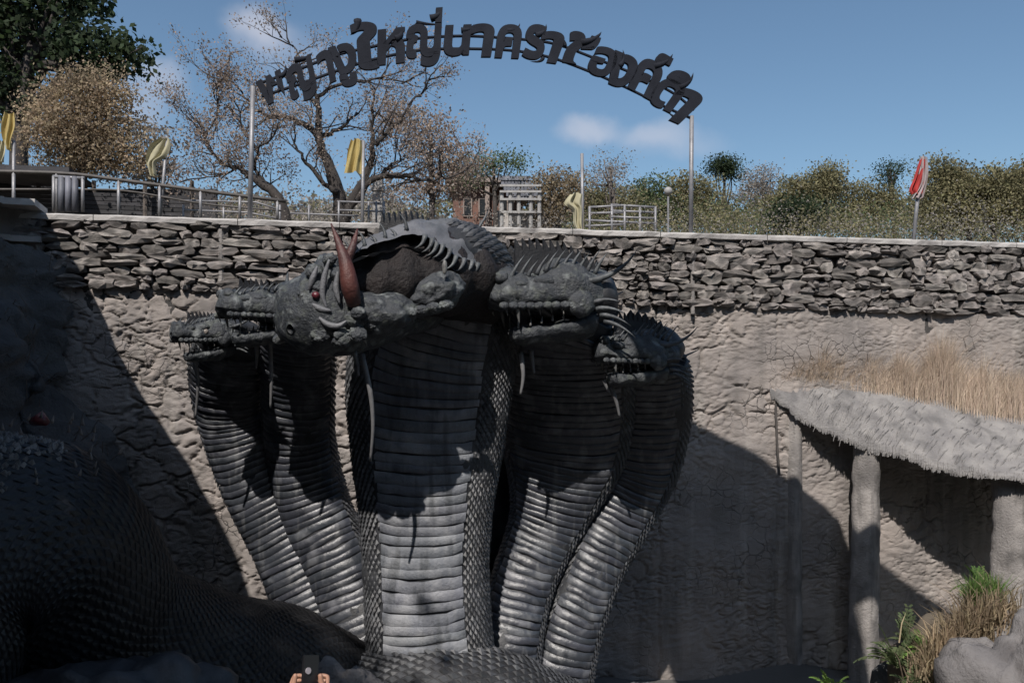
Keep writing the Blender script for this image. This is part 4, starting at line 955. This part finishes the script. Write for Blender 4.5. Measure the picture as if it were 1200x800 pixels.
for x in (548, 566, 590):
    mb = MB(); c = P(x, 243, YB); mb.box((c.x, YB-.02, c.z), (.34, .07, .7)); f_ = mb.build('window', M['roof_edge'], hs)
    mb = MB(); mb.box((c.x, YB-.06, c.z), (.25, .03, .6)); mb.build('pane', M['window'], f_)
for x in (571, 600):
    mb = MB(); mb.box(P(x, 243, YB-.3), (.16, .16, 1.9)); mb.build('pillar', M['roof_edge'], hs)
pv = empty('tiled_pavilion', P(615, 265, 30), 'small pavilion with stepped blue grey tiled eaves and white railings beside the terracotta house', 'pavilion')
mb = MB(); mb.add([P(584, 206, 30), P(618, 206, 30), P(634, 235, 29.5), P(600, 235, 29.5), P(600, 206, 33), P(612, 206, 33)], [(0, 1, 2, 3), (0, 4, 5, 1), (1, 5, 2), (0, 3, 4), (3, 2, 5, 4)]); mb.build('roof', M['tile_blue'], pv)
for k in range(4):
    for j in range(9):
        t = k/4; x = 586+j*4+t*12; y = 209+t*25; c = P(x, y, 29.8-.3*t); mb = MB(); mb.box(c, (.10, .08, .14)); mb.build('roof_tile', M['tile_blue'], pv)
for x in (588, 598, 608, 622, 632):
    mb = MB(); mb.tube([P(x, 226, 29.2), P(x, 275, 29.2)], .07, 7); mb.build('pillar', M['white'], pv)
for y in (217, 224, 233, 248):
    mb = MB(); mb.box((P(586, y, 29.1)+P(634, y+1, 29.1))/2, (1.42, .06, .07)); mb.build('rail', M['white'], pv)
mb = MB(); mb.box(P(618, 262, 30.5), (2.4, .2, .9)); mb.build('base_wall', M['coping'], pv)
wh = empty('white_post', P(443, 250, 22), 'pale square concrete post behind the wall right of the bare tree', 'post'); mb = MB(); mb.box(P(443, 240, 22), (.25, .25, 1.5)); mb.build('shaft', M['white'], wh); mb = MB(); mb.box(P(443, 222.5, 22), (.32, .32, .08)); mb.build('cap', M['white'], wh)

# ------------------------------------------------------------ trees
def leaves(mb_pts, size, mat, name, parent, seed, squash=.6):
    rr = np.random.default_rng(seed); n = len(mb_pts); c = np.array(mb_pts)
    a = rr.normal(size=(n, 3)); a /= np.linalg.norm(a, axis=1, keepdims=True); b = rr.normal(size=(n, 3)); b = np.cross(a, b); b /= np.linalg.norm(b, axis=1, keepdims=True)
    s = size*rr.uniform(.5, 1.5, (n, 1)); V = np.stack([c-a*s, c-b*s*squash, c+a*s, c+b*s*squash], 1).reshape(-1, 3)
    me = bpy.data.meshes.new(name); me.vertices.add(n*4); me.vertices.foreach_set('co', V.ravel()); me.loops.add(n*4); me.polygons.add(n)
    me.loops.foreach_set('vertex_index', np.arange(n*4)); me.polygons.foreach_set('loop_start', np.arange(0, n*4, 4)); me.update(calc_edges=True)
    o = link(name, me, M[mat], parent); return o
def grow(mb, p, d, L, r, depth, rnd, tips, wig=.25, spread=.6, up=.12, seg=5, taper=.72):
    pts = [p.copy()]; rr = [r]; q = p.copy(); dd = d.copy()
    for i in range(seg):
        dd = (dd+Vector((rnd.gauss(0, wig), rnd.gauss(0, wig*.7), rnd.gauss(0, wig)+up*.3))).normalized(); q = q+dd*L/seg; pts.append(q.copy()); rr.append(r*(1-(1-taper)*(i+1)/seg))
    mb.tube(pts, rr, 6 if depth > 1 else 4)
    if depth <= 1:
        tips.extend(pts[2:]);
    if depth == 0: return
    for k in range(rnd.choice((2, 3, 3))):
        i = rnd.randint(max(2, seg-3), seg) if k else seg
        nd = (dd+Vector((rnd.gauss(0, spread), rnd.gauss(0, spread*.8), rnd.gauss(0, spread*.7)+up))).normalized()
        grow(mb, pts[i], nd, L*rnd.uniform(.6, .85), rr[i]*rnd.uniform(.55, .75), depth-1, rnd, tips, wig, spread, up, seg, taper)
def crown_pts(blobs, n, seed, Y, clump=.3, fill=.5):
    """blobs: px, py, rx px, ry px; leaves gathered in clumps spread through the crown volume"""
    rr = np.random.default_rng(seed); A = np.array([b[2]*b[3] for b in blobs], float); A /= A.sum(); pts = []
    k = Y/1000
    ncl = max(12, n//38)
    for c in range(ncl):
        b = blobs[rr.choice(len(blobs), p=A)]; v = rr.normal(size=3); v /= np.linalg.norm(v); rad = rr.uniform(fill, 1)**.6
        ctr = np.array(P(b[0], b[1], Y)) + v*rad*np.array([b[2]*k, min(b[2], b[3])*k*.9, b[3]*k])
        m = int(38*rr.uniform(.5, 1.5)); sz = clump*rr.uniform(.5, 1.3)
        pts.append(ctr+np.clip(rr.normal(size=(m, 3)), -1.5, 1.5)*np.array([sz, sz, sz*.6]))
    return np.concatenate(pts)
def tree(name, base, Y, blobs, n, leafsize, mat, label, seed, bark='bark', tr=.16, clump=.3, fill=.4, cat='tree', group=None, nbranch=7):
    root = empty(name, P(base[0], base[1], Y), label, cat, group); rnd = random.Random(seed)
    mb = MB(); b0 = P(base[0], base[1], Y); top = P(blobs[0][0], blobs[0][1], Y)
    b0.z = min(b0.z, gheight(b0.x, b0.y)) - .1
    root.location = b0
    mid = b0.lerp(top, .5)+Vector((rnd.gauss(0, .15), 0, 0)); mb.tube([b0, b0.lerp(mid, .5)+Vector((.05, 0, 0)), mid, top], [tr*1.3, tr, tr*.8, tr*.4], 8)
    for k in range(nbranch):
        bl = blobs[k % len(blobs)]; e = P(bl[0]+rnd.uniform(-.6, .6)*bl[2], bl[1]+rnd.uniform(-.7, .3)*bl[3], Y+rnd.uniform(-.5, .5)*bl[2]*Y/1000)
        s = mid.lerp(top, rnd.random()*.8); m_ = s.lerp(e, .5)+Vector((rnd.gauss(0, .1), 0, -.1)); mb.tube([s, m_, e], [tr*.45, tr*.3, tr*.08], 5)
    mb.build('trunk', M[bark], root, True)
    leaves(crown_pts(blobs, n, seed, Y, clump, fill), leafsize, mat, 'crown', root, seed)
    return root
tree('broadleaf_tree', (20, 300), 24, [(40, 20, 75, 50), (-30, 60, 60, 70), (100, 60, 45, 38), (150, 62, 30, 20), (90, -10, 40, 30), (15, 110, 40, 34), (120, 85, 30, 14), (-20, -30, 70, 50)], 15000, .085, 'leaf_dark', 'tall dark green tree filling the top left corner', 61, tr=.3, clump=.34, fill=.15, nbranch=26)
tree('dry_bush_tree', (95, 260), 20, [(95, 140, 55, 50), (65, 165, 42, 40), (130, 165, 42, 42), (90, 105, 38, 28), (130, 110, 25, 26), (55, 130, 22, 20), (120, 190, 60, 20)], 26000, .035, 'leaf_tan', 'bushy tan dry tree below the dark green one', 62, tr=.1, clump=.3, fill=.1, bark='bark_pale', nbranch=16)
tree('small_tree', (185, 262), 22, [(190, 178, 22, 30), (180, 210, 28, 20), (170, 150, 14, 18)], 1500, .05, 'leaf_grey', 'thin greyish tree right of the tan bushy tree', 63, tr=.05, clump=.3, fill=.2, nbranch=14)
# the bare tree: traced limbs, each grown on into twigs
bt = empty('bare_tree', P(404, 262, 20), 'spreading bare tree with dark crooked limbs and sparse rusty leaves behind the arch sign', 'tree')
mb = MB(); tips = []; rnd = random.Random(77)
limbs = [([(402, 275), (400, 250), (396, 225), (388, 200), (378, 178), (374, 160), (373, 130), (368, 112)], .19, .05),
         ([(376, 168), (362, 150), (345, 140), (330, 136), (316, 138)], .09, .03), ([(374, 162), (390, 155), (405, 146), (418, 132)], .07, .02),
         ([(402, 262), (414, 232), (430, 205), (436, 180), (437, 160), (436, 130)], .13, .03), ([(408, 250), (425, 222), (440, 208), (465, 205), (482, 206), (490, 212), (505, 212)], .10, .03),
         ([(440, 170), (455, 155), (470, 140), (480, 122)], .06, .02), ([(444, 210), (455, 195), (470, 188)], .05, .015), ([(396, 225), (380, 215), (362, 195), (350, 178), (343, 165)], .07, .02),
         ([(373, 125), (358, 108), (350, 90), (352, 70)], .05, .012), ([(370, 115), (395, 100), (420, 95), (450, 92), (470, 100)], .05, .01), ([(316, 138), (300, 128), (285, 108), (265, 92), (245, 75)], .035, .01),
         ([(480, 122), (495, 110), (500, 95)], .03, .01), ([(350, 70), (345, 55), (330, 45)], .02, .008), ([(505, 212), (530, 205), (555, 195)], .035, .01), ([(436, 130), (440, 105), (455, 80)], .03, .01)]
for pts, r0, r1 in limbs:
    Yj = 20+rnd.uniform(-.6, .6)*(r0 < .1); q = spline([(*P(a, b, Yj), ) for a, b in pts], len(pts)*3)
    V_ = [Vector(p)+Vector((rnd.gauss(0, .025), 0, rnd.gauss(0, .025))) for p in q]; n = len(V_); mb.tube(V_, [r0+(r1-r0)*i/(n-1) for i in range(n)], 7)
    for i in range(2, n, 2):
        d = (V_[i]-V_[i-1]).normalized(); dd = (d+Vector((rnd.gauss(0, .8), rnd.gauss(0, .6), rnd.gauss(.25, .6)))).normalized()
        if r0+(r1-r0)*i/n < .11: grow(mb, V_[i], dd, rnd.uniform(.4, .8), .022, 2, rnd, tips, .22, .6, .15, 4, .5)
mb.build('limbs', M['bark'], bt, True)
T_ = np.array([tuple(t) for t in tips]); idx = rng.integers(0, len(T_), 11000)
leaves(T_[idx]+rng.normal(size=(11000, 3))*.1, .026, 'leaf_rust', 'leaves', bt, 5)
bt2 = empty('leaning_tree', P(333, 262, 19.3), 'crooked dark trunk leaning left past the left sign pole with pinkish dry leaves', 'tree')
mb = MB(); tips = []
for pts, r0, r1 in [([(334, 275), (332, 250), (322, 228), (305, 215), (292, 205), (280, 196), (262, 193)], .15, .04), ([(328, 240), (318, 222), (306, 208), (298, 198)], .08, .03), ([(262, 193), (250, 180), (240, 165), (238, 150)], .04, .012), ([(298, 198), (300, 175), (285, 150), (280, 130)], .04, .012), ([(280, 196), (262, 205), (240, 207)], .03, .01), ([(240, 165), (255, 130), (250, 110)], .02, .008), ([(300, 175), (320, 160), (330, 140)], .03, .01)]:
    Yj = 19.3+rnd.uniform(-.4, .4)*(r0 < .1); q = spline([(*P(a, b, Yj), ) for a, b in pts], len(pts)*3); V_ = [Vector(p)+Vector((rnd.gauss(0, .02), 0, rnd.gauss(0, .02))) for p in q]; n = len(V_)
    mb.tube(V_, [r0+(r1-r0)*i/(n-1) for i in range(n)], 7)
    for i in range(3, n):
        dd = ((V_[i]-V_[i-1]).normalized()+Vector((rnd.gauss(0, .8), rnd.gauss(0, .6), rnd.gauss(.2, .6)))).normalized()
        if r0+(r1-r0)*i/n < .09: grow(mb, V_[i], dd, rnd.uniform(.35, .7), .018, 2, rnd, tips, .22, .6, .1, 4, .5)
mb.build('limbs', M['bark'], bt2, True)
T_ = np.array([tuple(t) for t in tips]); idx = rng.integers(0, len(T_), 10000)
leaves(T_[idx]+rng.normal(size=(10000, 3))*.12, .027, 'leaf_rust', 'leaves', bt2, 6)
BG = 'trees of the background treeline'
tl = [ # name, base x, Y, blobs, n, leaf, mat, label
 ('rust_tree', 500, 27, [(505, 165, 42, 32), (470, 140, 30, 30), (540, 185, 28, 26), (520, 215, 40, 20), (470, 220, 30, 22)], 3800, .07, 'leaf_rust', 'hazy rusty brown tree right of the bare limbs', .10),
 ('small_green_tree', 590, 30, [(578, 190, 16, 10), (600, 192, 12, 12), (560, 195, 14, 10), (545, 205, 20, 14)], 1500, .07, 'leaf_green', 'bright green tree top above the terracotta house roof', .4),
 ('tan_tree', 650, 30, [(648, 212, 24, 16), (640, 232, 26, 20), (665, 225, 22, 22), (650, 250, 24, 16)], 2600, .075, 'leaf_brown', 'round tan crowned tree right of the pavilion', .2),
 ('thin_tree', 715, 32, [(715, 195, 24, 14), (700, 205, 24, 16), (720, 215, 26, 16)], 650, .06, 'leaf_grey', 'almost leafless grey tree just right of the mid wall pole', .2),
 ('low_tree', 720, 36, [(720, 235, 40, 16), (690, 238, 30, 18)], 2600, .09, 'leaf_olive', 'low olive bush row above the stair railing', .2),
 ('leafy_tree', 762, 38, [(760, 222, 22, 16), (745, 240, 26, 18), (775, 245, 30, 18)], 2600, .09, 'leaf_green', 'green tree left of the globe lamp', .2),
 ('leafy_tree', 800, 38, [(805, 222, 28, 18), (790, 242, 30, 18), (830, 240, 26, 22), (826, 216, 14, 14)], 3000, .09, 'leaf_olive', 'olive tree behind the right sign pole', .2),
 ('tall_tree', 848, 40, [(849, 192, 16, 9), (845, 198, 14, 9), (853, 201, 12, 8)], 1500, .08, 'leaf_dark', 'dark tree top standing clear on the skyline right of the sign pole', .0),
 ('pale_tree', 890, 42, [(893, 208, 22, 15), (880, 228, 26, 16), (900, 232, 30, 18)], 2100, .08, 'leaf_grey', 'pale greyish tree with thin crown', .2),
 ('leafy_tree', 940, 40, [(935, 222, 24, 18), (915, 240, 22, 14), (950, 238, 26, 16)], 3000, .09, 'leaf_olive', 'olive tree with flat left shoulder', .2),
 ('leafy_tree', 968, 39, [(968, 205, 16, 14), (962, 222, 22, 16), (976, 216, 12, 14)], 2300, .09, 'leaf_olive', 'rounded tree rising highest in the middle of the treeline', .1),
 ('dark_shrub_tree', 935, 34, [(935, 250, 30, 18), (920, 256, 18, 12)], 2600, .08, 'leaf_dark', 'dark green low tree before the middle treeline', .2),
 ('brown_tree', 1010, 40, [(1010, 232, 34, 18), (1000, 252, 40, 18), (1040, 240, 24, 20)], 3600, .09, 'leaf_olive', 'wide spreading tree left of the red flag', .2),
 ('wispy_tree', 1043, 40, [(1040, 198, 14, 8), (1048, 196, 12, 8), (1043, 212, 14, 12)], 600, .07, 'leaf_dark', 'thin dark wispy tree top just left of the red flag', .1),
 ('large_tree', 1105, 33, [(1102, 202, 24, 18), (1112, 228, 28, 26), (1095, 240, 26, 26), (1120, 212, 18, 18)], 4600, .085, 'leaf_olive', 'large tree right of the red flag', .1),
 ('dark_tree', 1135, 34, [(1133, 225, 16, 24), (1130, 250, 22, 16)], 2600, .08, 'leaf_dark', 'darker narrow tree between two olive ones at right', .1),
 ('large_tree', 1165, 33, [(1160, 218, 26, 20), (1175, 235, 30, 26), (1150, 250, 26, 18), (1195, 215, 24, 20)], 5200, .085, 'leaf_olive', 'broad olive tree at the right edge', .1),
 ('edge_tree', 1225, 33, [(1225, 205, 26, 24), (1215, 240, 30, 26), (1250, 225, 30, 30)], 3400, .085, 'leaf_olive', 'olive tree cut by the right edge of the photo', .1)]
for k, (nm, bx, Y, bl, n, lf_, mt, lab, fi) in enumerate(tl):
    tree(nm, (bx, 285), Y, bl, int(n*2.6), lf_*.6, mt, lab, 100+k, tr=.12, clump=.34, fill=fi, bark='bark_pale' if 'grey' in mt else 'bark', group=BG if k > 3 else None, nbranch=10 if 'grey' in mt or 'wispy' in nm else 6)
vt = empty('added_shade_tree', (-9.5, -4.5, -2.8), 'large leafy tree added unseen behind the viewer on the left to cast shade', 'tree')  # tree added out of view to shade the lower left
mb = MB(); mb.tube([Vector((-9.5, -4.5, -2.8)), Vector((-9.2, -4.5, 2)), Vector((-8.6, -4.5, 7)), Vector((-8.2, -4.5, 11))], [.5, .4, .32, .15], 10)
rr_ = random.Random(3)
for k in range(16):
    e = Vector((-8.4+rr_.uniform(-3.5, 3.5), -4.5+rr_.uniform(-2, 2), 10.3+rr_.uniform(-3.5, 3.5))); mb.tube([Vector((-8.7, -4.5, 6.5)), e.lerp(Vector((-8.7, -4.5, 6.5)), .4), e], [.16, .1, .03], 6)
mb.build('trunk', M['bark'], vt, True)
g_ = np.random.default_rng(9); v_ = g_.normal(size=(260, 3)); v_ /= np.linalg.norm(v_, axis=1, keepdims=True); c_ = np.array([-8.4, -4.5, 10.4])+v_*g_.uniform(.2, 1, (260, 1))**.5*np.array([4.0, 2.4, 4.2])
leaves(np.repeat(c_, 40, 0)+g_.normal(size=(10400, 3))*.45, .19, 'leaf_dark', 'crown', vt, 4)
# undergrowth, and the wooded rise far behind
def undergrowth(name, x0, x1, y0, y1, Y0, Y1, n, lf_, mat, label, seed):
    rr = np.random.default_rng(seed); pts = []
    for c in range(n//30):
        Y = rr.uniform(Y0, Y1); x = rr.uniform(x0, x1); y = rr.uniform(y0, y1)+8*math.sin(x*.05+seed); m = 30
        pts.append(np.array(P(x, y, Y))+rr.normal(size=(m, 3))*np.array([.5, .5, .3]))
    o = leaves(np.concatenate(pts), lf_, mat, name, None, seed); tag(o, label, 'undergrowth', kind='stuff')
undergrowth('undergrowth', 640, 1260, 250, 285, 30, 44, 40000, .045, 'leaf_olive', 'olive brown dry scrub filling the foot of the treeline at right', 201)
undergrowth('undergrowth_green', 640, 1260, 246, 282, 34, 46, 26000, .05, 'leaf_green', 'green scrub mixed through the foot of the treeline at right', 202)
undergrowth('undergrowth_left', -60, 520, 232, 285, 24, 34, 22000, .05, 'leaf_grey', 'greyish scrub behind the railings and trees at left', 203)
undergrowth('distant_wood', -300, 1500, 238, 264, 60, 85, 26000, .2, 'leaf_olive', 'far hazy wood closing the horizon behind everything', 204)
undergrowth('wall_top_weeds', 200, 1200, 262, 284, 18.2, 21, 14000, .022, 'leaf_grey', 'low grey dry weeds just behind the top of the wall', 205)

# ------------------------------------------------------------ visitor holding up a phone, bottom edge
pr = empty('person', (-.80, 2.75, -2.75), 'person at the bottom edge holding up a black phone, only hands showing', 'person')
def skinned(name, verts, edges, radii, mat, parent, sub=2):
    me = bpy.data.meshes.new(name); me.from_pydata(verts, edges, []); o = link(name, me, mat, parent)
    m = o.modifiers.new('s', 'SKIN'); m.use_smooth_shade = True
    for v, r in zip(me.skin_vertices[0].data, radii): v.radius = r if hasattr(r, '__len__') else (r, r)
    me.skin_vertices[0].data[0].use_root = True
    s = o.modifiers.new('d', 'SUBSURF'); s.levels = s.render_levels = sub
    return o
B = Vector((-.80, 2.75, -2.75))
pc = P(363, 792, 3.15)                                        # phone centre
hl = pc+Vector((-.052, -.005, -.045)); hr = pc+Vector((.050, -.005, -.045))
def rel(v): return tuple(Vector(v))
body = [B+Vector((0, 0, .86)), B+Vector((0, 0, 1.05)), B+Vector((0, .01, 1.28)), B+Vector((0, 0, 1.38)), B+Vector((0, .01, 1.46)), B+Vector((0, .02, 1.55)),
        B+Vector((-.17, 0, 1.31)), B+Vector((-.24, .10, 1.12)), hl+Vector((-.03, -.06, -.10)),
        B+Vector((.17, 0, 1.31)), B+Vector((.24, .10, 1.12)), hr+Vector((.03, -.06, -.10)),
        B+Vector((-.09, 0, .80)), B+Vector((-.10, .02, .45)), B+Vector((-.10, -.02, .07)), B+Vector((-.10, .10, .03)),
        B+Vector((.09, 0, .80)), B+Vector((.10, .02, .45)), B+Vector((.10, -.02, .07)), B+Vector((.10, .10, .03))]
skinned('body', [rel(v) for v in body], [(0,1),(1,2),(2,3),(3,4),(4,5),(2,6),(6,7),(7,8),(2,9),(9,10),(10,11),(0,12),(12,13),(13,14),(14,15),(0,16),(16,17),(17,18),(18,19)],
        [(.15,.11),(.13,.10),(.16,.11),.055,.075,.085,.06,.045,.026,.06,.045,.026,.085,.06,.045,.035,.085,.06,.045,.035], M['skin'], pr)
skinned('shirt', [rel(v) for v in body[:3]+[B+Vector((0, 0, 1.33)), body[6], body[6].lerp(body[7], .55), body[9], body[9].lerp(body[10], .55)]], [(0,1),(1,2),(2,3),(2,4),(4,5),(2,6),(6,7)], [(.165,.125),(.145,.115),(.175,.125),.07,.075,.065,.075,.065], M['shirt'], pr)
skinned('trousers', [rel(v) for v in [body[0]+Vector((0,0,-.02)), body[12], body[13], body[14]+Vector((0,0,.05)), body[16], body[17], body[18]+Vector((0,0,.05))]], [(0,1),(1,2),(2,3),(0,4),(4,5),(5,6)], [(.17,.13),.105,.075,.06,.105,.075,.06], M['trouser'], pr)
skinned('hair', [rel(B+Vector((0, -.02, 1.50))), rel(B+Vector((0, -.01, 1.56)))], [(0,1)], [.085, .092], M['hair'], pr)
for sg, hp in ((-1, hl), (1, hr)):
    el = hp+Vector((sg*.03, -.06, -.10))
    palm = hp+Vector((sg*.018, -.02, -.02))
    V_ = [el, el.lerp(palm, .55), palm]; E_ = [(0, 1), (1, 2)]; R_ = [.026, (.030, .020), (.034, .018)]
    for k in range(4):                                         # fingers curl round the far side of the phone
        b = palm+Vector((-sg*.002, .014, .030-.019*k)); m1 = hp+Vector((sg*.012, .028, .036-.018*k)); m2 = hp+Vector((-sg*.008, .030, .040-.018*k)); t = hp+Vector((-sg*.024, .020, .040-.018*k))
        i0 = len(V_); V_ += [b, m1, m2, t]; E_ += [(2, i0), (i0, i0+1), (i0+1, i0+2), (i0+2, i0+3)]; R_ += [.0095, .0088, .0082, .007]
    b = palm+Vector((0, -.012, .012)); m1 = hp+Vector((-sg*.002, -.024, .034)); t = hp+Vector((-sg*.006, -.020, .066))
    i0 = len(V_); V_ += [b, m1, t]; E_ += [(2, i0), (i0, i0+1), (i0+1, i0+2)]; R_ += [.012, .011, .0085]
    skinned('hand', [rel(v) for v in V_], E_, R_, M['skin'], pr)
ph = bmesh.new(); bmesh.ops.create_cube(ph, size=1)
for v in ph.verts: v.co = Vector((v.co.x*.074, v.co.y*.009, v.co.z*.15))
bmesh.ops.bevel(ph, geom=ph.edges[:], offset=.003, segments=2, affect='EDGES')
RT = Matrix.Rotation(R(-18), 4, 'X') @ Matrix.Rotation(R(52), 4, 'Z')
for v in ph.verts: v.co = RT @ v.co + pc
me = bpy.data.meshes.new('smartphone'); ph.to_mesh(me); ph.free(); pho = tag(link('smartphone', me, M['phone']), 'black phone held up in the hands at the bottom edge', 'phone')
mb = MB(); c = pc+RT @ Vector((-.015, -.006, .02)); mb.tube([c, c+RT @ Vector((0, -.004, 0))], .012, 14); mb.build('lens_ring', M['lens'], pho)
